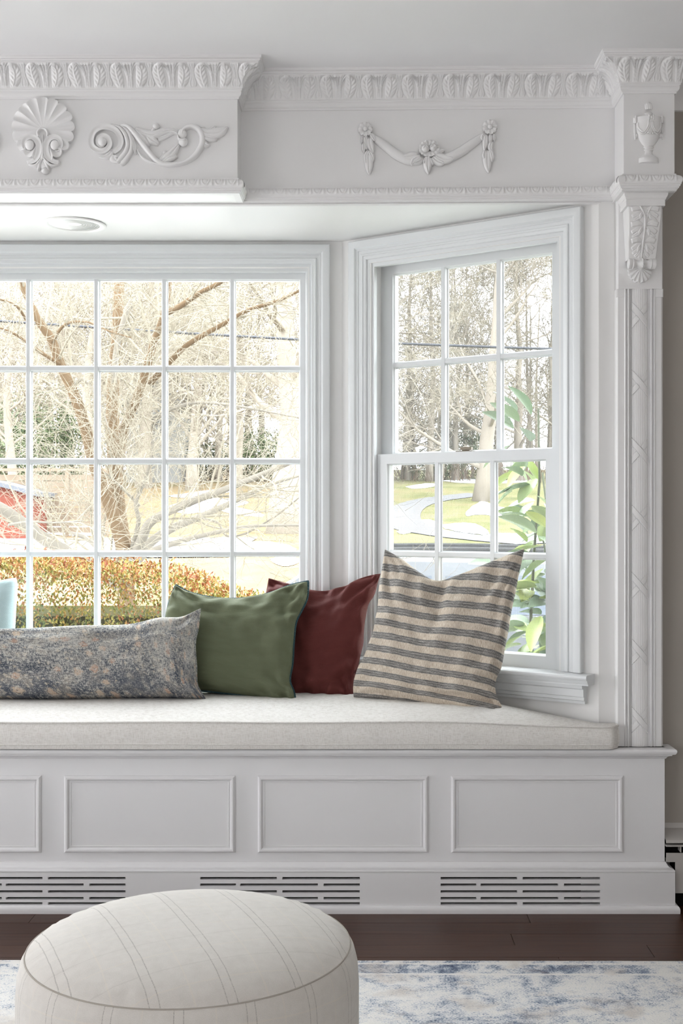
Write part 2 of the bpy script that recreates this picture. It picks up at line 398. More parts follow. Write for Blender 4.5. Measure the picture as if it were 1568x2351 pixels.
# ------------------------------------------------------------------ dimensions
ZC, ZS = 2.31, 1.9595               # room ceiling, bay soffit
XC = -0.855                          # axis of the bay
TH = math.radians(34)
CX, CY = -0.0625, 0.517              # inner corner of the bay, right
CXL = 2*XC-CX
ct, st = math.cos(TH), math.sin(TH)
def aw(u, h=0.0): return (CX+u*ct+h*st, CY-u*st+h*ct)   # point of the angled wall in plan
UE = 0.871                           # where the angled wall meets the front strip

# ------------------------------------------------------------------ structure: floor, ceiling, walls
fl = tag(MB().box((-3.6, -5.4, -0.12), (2.3, 0.5, -0.012)).build('floor', M_FLOOR), kind='structure')
MB().box((-3.6, -5.4, -0.012), (2.3, -0.54, 0.0)).build('floor_field', M_FLOOR, fl)
pl_src = {}
yy = 0.06
row = 0
while yy > -0.53:
    x = -3.0-random.random()*0.8
    while x < 2.25:
        L = random.uniform(0.9, 1.6)
        MB().box((0.0008, -0.0820, -0.012), (L-0.0008, 0.0, random.uniform(-0.0005, 0.0))).build('plank', M_FLOOR, fl).location = (x, yy, 0)
        x += L
    yy -= 0.0829; row += 1
tag(MB().box((-3.6, -5.4, ZC), (2.3, 0.2, ZC+0.1)).build('ceiling', M_CEIL), kind='structure')
# bay soffit (underside of box, lintel and bay in one plane)
b = MB()
b.prism([(-1.382, -0.049), (-0.3377, -0.049), (-0.3377, 0.06), (0.69, 0.035), (0.69, 0.06), aw(UE, 0.05), aw(0, 0.05), (CXL, CY+0.05), (2*XC-0.66, 0.03), (2*XC-0.69, 0.035), (-1.382, 0.06)], ZS, ZS+0.12)
tag(b.build('ceiling', M_SOFF, recalc=True), kind='structure')
b = MB()
b.sweep([(2*XC-0.66, 0.052), (-1.383, 0.058), (-0.3367, 0.058), (0.665, 0.038)], [(0.010, ZS), (0.012, ZS-0.004), (0.004, ZS-0.007), (0.0, ZS-0.004), (0.0, ZS)])
tag(b.build('trim_5', M_TRIM), kind='structure')

def wall_open(name, loc, rz, x0, x1, z0, z1, ox0, ox1, oz0, oz1, m, th=0.13, xo0=None, xo1=None):
    # wall slab with one opening; xo*: outer-face ends (mitred corners)
    xo0 = x0 if xo0 is None else xo0; xo1 = x1 if xo1 is None else xo1
    b = MB()
    def slab(a0, a1, o0, o1, c0, c1):
        n = len(b.v)
        for z in (c0, c1):
            for p in ((a0, 0), (a1, 0), (o1, th), (o0, th)): b.vert((p[0], p[1], z))
        for q in ((0,3,2,1),(4,5,6,7),(0,1,5,4),(1,2,6,5),(2,3,7,6),(3,0,4,7)): b.f.append(tuple(n+i for i in q))
    slab(x0, ox0, xo0, ox0, z0, z1); slab(ox1, x1, ox1, xo1, z0, z1)
    slab(ox0, ox1, ox0, ox1, oz1, z1); slab(ox0, ox1, ox0, ox1, z0, oz0)
    o = b.build(name, m, loc=(0, 0, 0)); o.location = loc; o.rotation_euler = (0, 0, rz)
    return tag(o, kind='structure')
WT = 0.13; ext = WT*math.tan(TH/2)
CW0, CW1 = 2*XC+0.170, -0.170        # opening of the picture window
SZ0, SZ1 = 0.640, 1.878
wall_open('wall_back', (0, CY, 0), 0, CXL, CX, 0, ZS+0.1, CW0, CW1, SZ0, SZ1, M_WALL, WT, CXL-ext, CX+ext)
wall_open('wall_bay_right', (CX, CY, 0), -TH, 0, UE, 0, ZS+0.1, 0.112, 0.752, SZ0, SZ1, M_WALL, WT, -ext, UE+0.1)
wall_open('wall_bay_left', (CXL, CY, 0), TH, -UE, 0, 0, ZS+0.1, -0.752, -0.112, SZ0, SZ1, M_WALL, WT, -UE-0.1, ext)
fx = aw(UE)[0]
tag(MB().box((fx, 0.03, 0), (0.80, 0.14, ZS+0.06)).build('wall_front_strip', M_WALL), kind='structure')
tag(MB().box((2*XC-0.80, 0.03, 0), (2*XC-fx, 0.14, ZS+0.06)).build('wall_front_strip', M_WALL), kind='structure')
tag(MB().box((0.78, 0.05, 0), (2.2, 0.17, ZC)).build('wall_right', M_TAUPE), kind='structure')
tag(MB().box((-3.5, 0.05, 0), (2*XC-0.78, 0.17, ZC)).build('wall_left', M_TAUPE), kind='structure')
# side and rear walls of the room (left one has an unseen opening added to let light in)
b = MB(); b.box((2.2, -5.4, 0), (2.3, 0.17, ZC)); tag(b.build('wall_side_right', M_TAUPE), kind='structure')
o = wall_open('wall_side_left', (-3.6, -2.2, 0), math.pi/2, -3.2, 2.37, 0, ZC, -2.4, -1.8, 0.8, 1.8, M_WALL, 0.1)
tag(MB().box((-3.6, -5.5, 0), (2.3, -5.4, ZC)).build('wall_rear', M_WALL), kind='structure')

# ------------------------------------------------------------------ frieze, cornice, architrave
PATH = [(2*XC-0.66, 0.03), (-1.383, 0.045), (-1.383, -0.05), (-0.3367, -0.05), (-0.3367, 0.045), (0.702, 0.020)]
BLK = [(0.702, 0.030), (0.702, -0.092), (0.838, -0.092), (0.838, 0.06)]
b = MB(); b.sweep(PATH, [(-0.02, ZS+0.001), (0, ZS+0.001), (0, ZC)])
frieze = tag(b.build('wall_frieze', M_TRIM), kind='structure')
def arc(p0, p1, p2, n=5):
    return [tuple((1-t)**2*a+2*t*(1-t)*c+t*t*d for a, c, d in zip(p0, p1, p2)) for t in [i/n for i in range(n+1)]]
C_PROF = [(0, ZC-0.0945), (0.004, ZC-0.0945), (0.0045, ZC-0.091)] + arc((0.005, ZC-0.090), (0.0125, ZC-0.087), (0.011, ZC-0.076)) + [(0.013, ZC-0.074), (0.0135, ZC-0.0705), (0.0155, ZC-0.0695)]
NB = 8
def cove(v):
    a = v*math.pi/2
    return 0.0155+0.0463*(1-math.cos(a)*0.85-0.15*(1-v)), -0.0690+0.0520*(0.80*math.sin(a)+0.2*v)
C_PROF += [(cove(i/NB)[0], ZC+cove(i/NB)[1]) for i in range(NB+1)]
C_PROF += [(0.0618, ZC-0.0145), (0.0648, ZC-0.0140)] + arc((0.0648, ZC-0.0125), (0.0685, ZC-0.0115), (0.0665, ZC-0.0078), 3) + [(0.0690, ZC-0.0072), (0.0707, ZC-0.006), (0.0707, ZC)]
b = MB(); b.sweep(PATH, C_PROF)
cornice = tag(b.build('trim_1', M_TRIM, smooth=True, sharp=28), kind='structure')
b = MB(); b.sweep([(0.838, 0.05), (2.2, 0.05)], [(0, ZC-0.0945), (0.006, ZC-0.092), (0.012, ZC-0.075), (0.02, ZC-0.055), (0.045, ZC-0.022), (0.06, ZC-0.012), (0.0707, ZC-0.008), (0.0707, ZC)])
tag(b.build('trim_2', M_TRIM, smooth=True, sharp=28), kind='structure')
# acanthus relief on the cove: height over one repeat, x in -0.5..0.5 (stem at 0, spoon at +-0.5), v 0..1
def acan(x, v):
    x = (x+0.5) % 1.0-0.5
    ax = abs(x); h = 0.0
    # spoon between the leaves
    sx = 0.5-ax
    w = 0.030+0.040*math.exp(-((v-0.16)/0.16)**2)+0.035*sstep(0.55, 1.0, v)
    if v > 0.04:
        h = max(h, 0.0042*math.exp(-((sx-w)/0.012)**2), (0.0030 if sx < w else 0)*(1-(sx/w)**2))
    # beaded stem
    h = max(h, 0.0050*math.exp(-(ax/0.016)**2)*(0.55+0.45*abs(math.sin(v*26))) if v < 0.78 else 0)
    # plume curling out of the stem
    for k, (a0, pw) in enumerate(((0.035, 2.2), (0.055, 2.6), (0.085, 3.0))):
        xc = a0*0.6+(a0*2.3)*v**pw
        h = max(h, (0.0036+0.0020*v)*math.exp(-((ax-xc)/0.013)**2))
    if v > 0.80: h = max(h, 0.0055*math.exp(-((ax-0.07)/0.05)**2-((v-0.92)/0.06)**2), 0.006*math.exp(-(ax/0.03)**2-((v-0.9)/0.07)**2))
    # lobed side leaf, S-curved
    c = 0.245+0.065*math.sin((v-0.1)*3.4)
    lw = 0.150*math.sin(math.pi*min(1, max(0, v*0.90+0.09)))**0.6
    q = (ax-c)/max(0.02, lw)
    if abs(q) < 1:
        rib = 0.5+0.5*math.sin((v*6.2-abs(q)*1.5+ (0.35 if q > 0 else 0))*2*math.pi*0.95)
        body = (1-q*q)**0.5*(0.0040+0.0030*rib*min(1, abs(q)*2.2))
        vein = 0.0022*math.exp(-((q+0.1)/0.12)**2)
        h = max(h, body+vein)
    return h
def relief_pt(x, v, per, ph):
    p, z = cove(v)
    p1, z1 = cove(min(1, v+0.01)); p0, z0 = cove(max(0, v-0.01))
    tx, tz = p1-p0, z1-z0; l = math.hypot(tx, tz); nx, nz = tz/l, -tx/l
    e = min(1, v*14, (1-v)*14)
    h = acan(x/per+ph, v)*e-0.0002
    return (x, -(p+nx*h), z+nz*h)
PER = 0.1134
b = MB(); b.grid(72, 30, lambda a, v: relief_pt((a-0.5)*PER, v, PER, 0.0), flip=False)
unit = b.build('acanthus_leaf', M_TRIM, cornice, smooth=True)
unit.location = (-0.341-PER/2, -0.05, ZC)
for k in range(1, 9): inst(unit, cornice, (-0.341-PER*(k+0.5), -0.05, ZC))
fr0 = Vector((-0.3367, 0.045)); fr1 = Vector((0.702, 0.020)); fra = math.atan2(fr1.y-fr0.y, fr1.x-fr0.x)
for k in range(-3, 6):
    xx = -0.007+0.1125*(k+0.5)
    inst(unit, cornice, (xx, lerp(0.045, 0.020, (xx-fr0.x)/(fr1.x-fr0.x)), ZC), (0, 0, fra), (0.1125/PER, 1, 1))
xx = -0.007+0.1125*6.1
inst(unit, cornice, (xx, 0.0205, ZC), (0, 0, fra), (0.8, 1, 1))
def band(name, parent, loc, rz, xa, ma, xb, mb_, ph, n=70):
    # relief strip from x = xa+ma*p(v) to xb+mb_*p(v): mitred ends
    b = MB()
    def fn(a, v):
        p = cove(v)[0]; x0, x1 = xa+ma*p, xb+mb_*p; x = lerp(x0, x1, a)
        e = min(1 if ma == 0 else sstep(0, 0.006, x-x0), 1 if mb_ == 0 else sstep(0, 0.006, x1-x))
        q = relief_pt(x, v, PER, ph); z_ = cove(v); return (x, lerp(-z_[0]-0.0002, q[1], e), lerp(z_[1], q[2], e))
    b.grid(n, 30, fn)
    o = b.build(name, M_TRIM, parent, smooth=True, local=True); o.location = loc; o.rotation_euler = (0, 0, rz); return o
band('acanthus_leaf', cornice, (-0.3367, -0.05, ZC), 0, -0.0045, 0, 0.0, 1, 0.5, 40)
band('acanthus_leaf', cornice, (-0.3367, -0.05, ZC), math.pi/2, 0.0, -1, 0.095, 0, 0.5, 80)

# architrave with egg-and-dart
A_PROF = [(0, 2.0025), (0.0035, 2.0015), (0.0045, 1.998), (0.0075, 1.9965)] + arc((0.0085, 1.996), (0.0215, 1.990), (0.0165, 1.9765), 6) + [(0.0150, 1.9745), (0.0150, 1.9715), (0.0128, 1.9705), (0.0128, 1.9670), (0.0100, 1.9658), (0.0100, 1.9622), (0.0065, 1.9605), (0.0060, ZS-0.0004), (-0.012, ZS-0.0004)]
b = MB(); b.sweep(PATH, A_PROF)
archi = tag(b.build('trim_3', M_TRIM, smooth=True, sharp=28), kind='structure')
def egg_unit(b, per):
    pts = arc((0.0085, 1.996), (0.0215, 1.990), (0.0165, 1.9765), 6)
    def s(v):
        t = v; p0, p1, p2 = (0.0085, 1.996), (0.0215, 1.990), (0.0165, 1.9765)
        q = tuple((1-t)**2*a+2*t*(1-t)*c+t*t*d for a, c, d in zip(p0, p1, p2))
        tx = tuple(2*(1-t)*(c-a)+2*t*(d-c) for a, c, d in zip(p0, p1, p2)); l = math.hypot(*tx)
        return q, (-tx[1]/l, tx[0]/l)
    def fn(a, v):
        x = (a-0.5); q, n = s(v); y = v
        r = math.hypot(x/0.30, (y-0.30)/0.62)
        h = 0.0026*max(0, 1-(r/0.62)**2)**0.5
        h = max(h, 0.0024*math.exp(-((r-0.92)/0.13)**2) if y > 0.12 else 0)
        ax = 0.5-abs(x)
        h = max(h, 0.0026*math.exp(-(ax/0.045)**2), 0.0018*math.exp(-((ax-0.10*(y))/0.03)**2) if y > 0.4 else 0)
        h *= min(1, v*8, (1-v)*8)
        return (x*per, -(q[0]+n[0]*h), q[1]+n[1]*h)
    b.grid(28, 14, fn); return b
PE = 0.0355
eggu = egg_unit(MB(), PE).build('egg_and_dart', M_TRIM, archi, smooth=True)
n = int((1.06-0.3367)/PE)
eggu.location = (-0.3367-PE/2+0.004, -0.05, 0)
for k in range(1, n): inst(eggu, archi, (-0.3367-PE*(k+0.5)+0.004, -0.05, 0))
for k in range(29):
    xx = -0.3175+PE*(k+0.5)
    if xx > 0.685: break
    inst(eggu, archi, (xx, lerp(0.045, 0.020, (xx-fr0.x)/(fr1.x-fr0.x)), 0), (0, 0, fra))
for k in range(2): inst(eggu, archi, (-0.3367, -0.05+PE*(k+0.5), 0), (0, 0, math.pi/2))

# ------------------------------------------------------------------ relief helpers for carved ornaments (local x, z; -y towards the room)
def strip(b, path, w, h, prof='round', n=7, base=0.0, sub=6):
    pts = cr(path, sub); m = len(pts)
    def val(a, i):
        if not hasattr(a, '__len__'): return a
        t = i/(m-1)*(len(a)-1); k = min(int(t), len(a)-2); return lerp(a[k], a[k+1], t-k)
    n0 = len(b.v)
    for i, p in enumerate(pts):
        q = pts[min(i+1, m-1)]; r = pts[max(i-1, 0)]
        tx, tz = q[0]-r[0], q[1]-r[1]; l = math.hypot(tx, tz) or 1; nx, nz = -tz/l, tx/l
        ww = val(w, i)/2; hh = val(h, i)
        if i == 0 or i == m-1: hh *= 0.55
        for k in range(n+2):
            if k == 0: t, y = -1.0, 0.0
            elif k == n+1: t, y = 1.0, 0.0
            else:
                t = -1+2*(k-1)/(n-1)
                if prof == 'round': y = hh*(0.25+0.75*math.sqrt(max(0, 1-t*t)))
                elif prof == 'groove': y = hh*(0.62+0.38*t*t) if abs(t) < 0.99 else hh*0.8
                elif prof == 'leaf': y = hh*(0.45+0.55*math.sin(math.pi*min(1, abs(t)*0.75+0.2)))
                else: y = hh
                y += base
            b.vert((p[0]+nx*t*ww, -y, p[1]+nz*t*ww))
    for i in range(m-1):
        for k in range(n+1):
            b.f.append((n0+i*(n+2)+k, n0+(i+1)*(n+2)+k, n0+(i+1)*(n+2)+k+1, n0+i*(n+2)+k+1))
    for i in (0, m-1):
        q = [n0+i*(n+2)+k for k in range(n+2)]; b.f.append(tuple(q) if i == 0 else tuple(q[::-1]))
    return b
def dome(b, c, rx, rz, h, base=0.0, seg=16, rings=5):
    n = len(b.v); 
    for j in range(rings+1):
        a = j/rings*math.pi/2
        for i in range(seg):
            t = 2*math.pi*i/seg
            b.vert((c[0]+rx*math.cos(a)*math.cos(t), -(base+h*math.sin(a)), c[1]+rz*math.cos(a)*math.sin(t)))
    for j in range(rings):
        for i in range(seg):
            i2 = (i+1) % seg; b.f.append((n+j*seg+i, n+j*seg+i2, n+(j+1)*seg+i2, n+(j+1)*seg+i))
    return b
def leafw(w): return [w*0.35, w*0.85, w, w*0.9, w*0.6, w*0.08]
def orn(name, label, cat, px, py, Y, ox, oy, sc, group=None):
    # ornament root at photo point (px,py) on plane Y; returns root and converter from zoomed-crop units
    c = P(px, py, Y); r = empty(name, c, 0, label, cat, group)
    k = (CAMD+Y)/FPX/sc
    def cv(pts): return [((x-ox)*k, -(y-oy)*k) for (x, y) in pts]
    return r, cv, k

# shell
def make_shell():
    r, cv, k = orn('shell_ornament', 'white carved scallop shell with two volutes on the projecting frieze', 'ornament', 101, 300, -0.05, 791, 705, 7.84)
    b = MB(); NL = 17; R0 = 548*k
    def fn(a, v):
        f = (a-0.5)*2*math.pi; lob = abs(math.cos(NL*f/2))
        R = R0*(0.945+0.095*lob**0.6)*(1+0.03*math.cos(f))*(1+0.07*sstep(2.4, 3.14, abs(f)))
        g = v/0.94
        if v > 0.94: g = 1.0
        rr = R*g
        fl = sstep(0.30, 0.75, g)
        y = 0.0085+0.0065*math.sin(g*math.pi/2)-0.0085*fl*(lob**1.3)*(0.4+0.6*g)+0.003*fl*g
        if v > 0.94: y = y*(1-(v-0.94)/0.06*1.0)
        return (rr*math.sin(f), -max(0, y), rr*math.cos(f))
    b.grid(204, 18, fn); b.build('shell_fan', M_TRIM, r, smooth=True, local=True, sharp=60)
    for sgn in (1, -1):
        b = MB(); mx = lambda pts: cv([(790+sgn*(x-790), y) for x, y in pts])
        strip(b, mx([(500, 1300), (620, 1270), (700, 1190), (730, 1060), (715, 950), (660, 875), (580, 850), (500, 880), (462, 950), (470, 1030), (520, 1075), (570, 1075)]), [70*k, 105*k, 110*k, 90*k, 75*k, 45*k], [0.013, 0.020, 0.022, 0.022, 0.022, 0.020], 'groove')
        dome(b, mx([(565, 1000)])[0], 78*k, 92*k, 0.006, 0.018)
        b.build('volute', M_TRIM, r, smooth=True, local=True, sharp=50)
        b = MB(); strip(b, mx([(798, 1190), (720, 1290), (640, 1345), (510, 1320)]), [40*k, 60*k, 60*k, 30*k], [0.016, 0.017, 0.014, 0.008], 'round')
        strip(b, mx([(770, 1240), (720, 1350), (690, 1440)]), [50*k, 70*k, 30*k], [0.016, 0.014, 0.008], 'round')
        b.build('scroll_leaf', M_TRIM, r, smooth=True, local=True, sharp=50)
    b = MB(); strip(b, cv([(722, 850), (705, 770), (745, 715), (795, 700), (850, 720), (885, 780), (880, 850)]), 62*k, 0.021); strip(b, cv([(795, 790), (797, 1000), (797, 1210)]), [30*k, 44*k, 36*k], 0.019)
    b.build('stem', M_TRIM, r, smooth=True, local=True, sharp=50)
    b = MB(); strip(b, cv([(800, 1230), (805, 1330), (815, 1400)]), [40*k, 160*k, 120*k], 0.012); dome(b, cv([(822, 1440)])[0], 75*k, 55*k, 0.014, 0.002); b.build('knob', M_TRIM, r, smooth=True, local=True, sharp=50)
make_shell()
# scrolls either side of the shell
def make_scroll(sgn, label):
    c = P(365, 335, -0.05)
    sx = P(101, 300, -0.05).x
    r = empty('scroll_ornament', (sx+sgn*(c.x-sx), c.y, c.z), 0, label, 'ornament', 'carved acanthus scrolls on the frieze')
    k = (CAMD-0.05)/FPX/4.48
    def cv(pts): return [(sgn*(x-784)*k, -(y-291)*k) for (x, y) in pts]
    def part(name, items):
        b = MB()
        for it in items:
            if it[0] == 'd': dome(b, cv([it[1]])[0], it[2]*k, it[3]*k, it[4], it[5])
            else: strip(b, cv(it[1]), [w*k for w in it[2]] if hasattr(it[2], '__len__') else it[2]*k, it[3], it[0])
        return b.build(name, M_TRIM, r, smooth=True, local=True, sharp=50, recalc=(sgn < 0))
    part('volute', [('groove', [(322, 365), (380, 318), (398, 235), (352, 150), (270, 108), (190, 112), (122, 160), (94, 240), (110, 310), (178, 352), (248, 342), (286, 288), (272, 226), (225, 196), (176, 215), (160, 262), (188, 306), (232, 302)], [40, 58, 60, 58, 58, 55, 52, 46, 36, 24], [0.010, 0.015, 0.016, 0.016, 0.016, 0.017]), ('d', (212, 262), 46, 46, 0.010, 0.011), ('flat', [(130, 330), (220, 352), (320, 350), (400, 250)], [30, 60, 50, 20], 0.006)])
    part('acanthus_leaf', [('round', [(275, 82), (370, 105), (440, 180), (466, 280), (440, 365), (385, 430), (355, 468)], [18, 44, 50, 52, 55, 60, 26], [0.008, 0.013, 0.012, 0.009])])
    part('acanthus_leaf', [('round', [(385, 80), (450, 130), (498, 220), (504, 320), (472, 400), (415, 470), (392, 486)], [14, 36, 42, 46, 56, 60, 26], [0.008, 0.012, 0.011, 0.009])])
    part('acanthus_leaf', [('leaf', [(300, 352), (280, 390), (230, 412), (168, 410)], [60, 74, 50, 10], [0.010, 0.011, 0.009]), ('leaf', [(330, 390), (330, 430), (368, 462)], [110, 100, 20], [0.010, 0.010, 0.008])])
    part('acanthus_leaf', [('leaf', [(470, 130), (510, 220), (535, 310), (548, 385)], [20, 40, 48, 8], 0.009)])
    part('main_stem', [('round', [(395, 80), (470, 100), (545, 180), (625, 285), (705, 385), (790, 465), (900, 488), (1040, 468), (1150, 400), (1218, 305), (1236, 215), (1205, 138), (1140, 100), (1075, 108), (1035, 150), (1030, 190)], [20, 50, 62, 64, 60, 50, 46, 62, 70, 72, 64, 52, 44, 46], [0.010, 0.016, 0.017, 0.016, 0.014, 0.014, 0.016, 0.017, 0.018])])
    part('curl', [('d', (1030, 178), 46, 52, 0.007, 0.010), ('d', (1036, 258), 48, 48, 0.008, 0.007), ('round', [(985, 190), (1000, 235), (1070, 240)], [20, 30, 20], 0.018)])
    part('tendril', [('round', [(562, 330), (610, 410), (700, 462), (800, 486)], [14, 24, 24, 10], 0.010)])
    part('acanthus_leaf', [('leaf', [(545, 120), (630, 165), (730, 185), (830, 150), (920, 138), (985, 165)], [40, 80, 96, 70, 46, 34], [0.009, 0.013, 0.013, 0.011]), ('leaf', [(560, 150), (620, 220), (690, 300)], [30, 86, 20], [0.012, 0.014, 0.008]), ('leaf', [(660, 190), (720, 240), (785, 280)], [40, 96, 40], [0.012, 0.014, 0.008]), ('round', [(700, 165), (725, 130), (750, 100)], [40, 40, 40], 0.010), ('d', (757, 96), 36, 34, 0.012, 0.002)])
    part('acanthus_leaf', [('leaf', [(770, 225), (850, 200), (930, 160), (990, 168)], [60, 50, 40, 30], 0.009)])
    part('acanthus_leaf', [('leaf', [(800, 468), (880, 415), (945, 345), (992, 280)], [60, 110, 80, 24], [0.010, 0.014, 0.012, 0.009]), ('leaf', [(830, 470), (900, 430), (972, 395)], [40, 70, 46], [0.012, 0.016, 0.009]), ('d', (846, 368), 24, 26, 0.009, 0.002), ('leaf', [(800, 445), (830, 410), (846, 372)], [60, 50, 20], 0.008)])
    part('acanthus_leaf', [('leaf', [(1205, 130), (1280, 165), (1370, 165), (1440, 140), (1494, 98)], [50, 92, 120, 90, 14], [0.012, 0.013, 0.012, 0.008]), ('leaf', [(1235, 200), (1310, 215), (1385, 225)], [50, 84, 44], [0.012, 0.013, 0.009]), ('leaf', [(1228, 240), (1270, 285), (1310, 292)], [70, 60, 10], 0.009), ('leaf', [(1300, 150), (1350, 115), (1370, 92)], [60, 50, 8], 0.010), ('leaf', [(1215, 110), (1250, 120), (1280, 150)], [20, 40, 20], 0.008)])
make_scroll(1, 'white carved acanthus scroll right of the shell on the frieze')
make_scroll(-1, 'white carved acanthus scroll left of the shell, cut off by the frame')
# flower swag on the right frieze
def make_swag():
    Yf = 0.031
    r, cv, k = orn('swag_ornament', 'white carved ribbon swag with flowers and leaf drops on the right frieze', 'ornament', 981, 340, Yf, 788, 346, 4.612)
    r.rotation_euler = (0, 0, fra)
    def leafp(name, pts, w, h, hb=0.0): return strip(MB(), cv(pts), [a*k for a in leafw(w)], h, 'leaf', base=hb).build(name, M_TRIM, r, smooth=True, local=True, sharp=60)
    def flower(cx, cy, R, n, ph):
        for i in range(n):
            a = ph+2*math.pi*i/n
            p = [(cx+math.cos(a)*R*t, cy+math.sin(a)*R*t) for t in (0.18, 0.45, 0.75, 1.0)]
            strip(MB(), cv(p), [0.25*R*k, 0.5*R*k, 0.66*R*k, 0.40*R*k], [0.009, 0.012, 0.014, 0.011], 'groove').build('petal', M_TRIM, r, smooth=True, local=True, sharp=60)
        dome(MB(), cv([(cx, cy)])[0], 0.34*R*k, 0.34*R*k, 0.006, 0.010).build('flower_centre', M_TRIM, r, smooth=True, local=True)
    strip(MB(), cv([(215, 225), (320, 305), (450, 405), (570, 470), (690, 490)]), [60*k, 92*k, 104*k, 100*k, 80*k], [0.007, 0.010, 0.013, 0.013, 0.010], 'round', n=9).build('ribbon', M_TRIM, r, smooth=True, local=True, sharp=60)
    strip(MB(), cv([(1385, 215), (1270, 300), (1130, 395), (1000, 455), (880, 480)]), [60*k, 92*k, 104*k, 100*k, 80*k], [0.007, 0.010, 0.013, 0.013, 0.010], 'round', n=9).build('ribbon', M_TRIM, r, smooth=True, local=True, sharp=60)
    flower(133, 148, 76, 9, 0.2); flower(1448, 136, 78, 9, 0.0)
    for pts, w in (([(108, 215), (98, 260), (95, 305)], 36), ([(140, 215), (135, 290), (150, 375)], 52), ([(190, 195), (215, 235), (238, 278)], 60), ([(175, 240), (185, 320), (218, 408)], 84), ([(118, 290), (115, 350), (125, 402)], 44), ([(165, 370), (140, 440), (140, 520)], 56), ([(170, 380), (200, 430), (214, 495)], 60), ([(165, 410), (170, 520), (172, 628)], 92)):
        leafp('leaf', pts, w, 0.011)
    for pts, w in (([(1385, 210), (1368, 245), (1370, 275)], 50), ([(1405, 215), (1400, 300), (1390, 385)], 66), ([(1450, 215), (1455, 260), (1445, 320)], 50), ([(1485, 210), (1495, 250), (1492, 285)], 40), ([(1470, 290), (1450, 350), (1475, 402)], 62), ([(1400, 380), (1385, 430), (1388, 475)], 44), ([(1445, 370), (1470, 440), (1468, 508)], 60), ([(1420, 380), (1420, 500), (1432, 615)], 92)):
        leafp('leaf', pts, w, 0.011)
    n = 15
    for i in range(n):
        a = 2*math.pi*i/n
        p = [(808+math.cos(a)*112*t, 362+math.sin(a)*86*t) for t in (0.3, 0.6, 0.85, 1.0)]
        strip(MB(), cv(p), [26*k, 38*k, 48*k, 40*k], [0.010, 0.013, 0.018, 0.017], 'groove').build('petal', M_TRIM, r, smooth=True, local=True, sharp=60)
    for cx, cy in ((768, 362), (848, 352)):
        b = MB(); dome(b, cv([(cx, cy)])[0], 42*k, 40*k, 0.012, 0.010)
        strip(b, cv([(cx-25, cy+10), (cx, cy-22), (cx+22, cy), (cx+2, cy+14)]), 12*k, 0.0235); b.build('bud', M_TRIM, r, smooth=True, local=True, sharp=60)
    for pts, w in (([(720, 440), (650, 480), (618, 532)], 80), ([(690, 420), (600, 440), (530, 440)], 96), ([(745, 460), (700, 500), (640, 520)], 50), ([(840, 450), (900, 500), (970, 525)], 86), ([(870, 430), (970, 470), (1070, 470)], 110), ([(900, 400), (940, 385), (970, 385)], 50), ([(820, 460), (840, 500), (850, 538)], 40), ([(775, 460), (760, 490), (750, 520)], 40), ([(790, 440), (790, 530), (800, 628)], 96)):
        leafp('leaf', pts, w, 0.014)
make_swag()

# ------------------------------------------------------------------ pilaster with entablature block
pil = empty('pilaster', (0.7685, 0.01, 0.4485), 0, 'white pilaster with ribbon-bound reeded shaft, leaf corbel and capital block', 'pilaster')
b = MB(); b.box((0.702, -0.092, ZS+0.004), (0.838, 0.049, ZC-0.001)); b.build('block', M_TRIM, pil)
b = MB(); b.sweep([(0.702, 0.040), (0.702, -0.092), (0.838, -0.092), (0.838, 0.049)], C_PROF)
cap = b.build('crown_molding', M_TRIM, pil, smooth=True, sharp=28)
CL = Vector(pil.location)
def capband(loc, rz, xa, ma, xb, mb_, ph, n): band('acanthus_leaf', cap, Vector(loc)-CL, rz, xa, ma, xb, mb_, ph, n)
capband((0.702, -0.092, ZC), 0, 0.0, -1, 0.136, 1, -(0.7297-0.702)/PER, 110)
capband((0.702, -0.092, ZC), -math.pi/2, -0.10, 0, 0.0, 1, 0.5, 80)
b = MB(); b.sweep([(0.702, 0.040), (0.702, -0.092), (0.838, -0.092), (0.838, 0.049)], A_PROF)
am = b.build('egg_molding', M_TRIM, pil, smooth=True, sharp=28)
for k in range(4): inst(eggu, am, Vector((0.702+0.136/4*(k+0.5), -0.092, 0))-CL, (0, 0, 0), (0.136/4/PE, 1, 1))
for k in range(3): inst(eggu, am, Vector((0.702, -0.092+PE*(k+0.5), 0))-CL, (0, 0, -math.pi/2))
b = MB(); b.box((0.697, -0.096, ZS-0.004), (0.843, 0.045, ZS+0.008)); b.build('block_soffit', M_TRIM, pil)
# back plate behind the corbel
b = MB(); b.prism([(0.7055, 0.028), (0.7055, 0.008), (0.7085, 0.004), (0.8285, 0.004), (0.8315, 0.008), (0.8315, 0.049), (0.79, 0.049)], 1.712, ZS); b.build('back_plate', M_TRIM, pil)
# bed mould under the block
k3 = 3.24/2750
bm_path = [(0.7135, 0.004), (0.7135, -0.070), (0.8195, -0.070), (0.8195, 0.004)]
zt = ZS-0.003
prof = [(-0.006, zt-0.034), (-0.0055, zt-0.030)]+arc((-0.0055, zt-0.030), (-0.003, zt-0.020), (0.0015, zt-0.016), 4)+[(0.0015, zt-0.013)]+arc((0.002, zt-0.013), (0.006, zt-0.008), (0.006, zt), 4)
b = MB(); b.sweep(bm_path, prof); b.prism([(0.7140, 0.004), (0.7140, -0.069), (0.8190, -0.069), (0.8190, 0.004)], zt-0.034, zt); b.build('bed_molding', M_TRIM, pil, smooth=True, sharp=28)
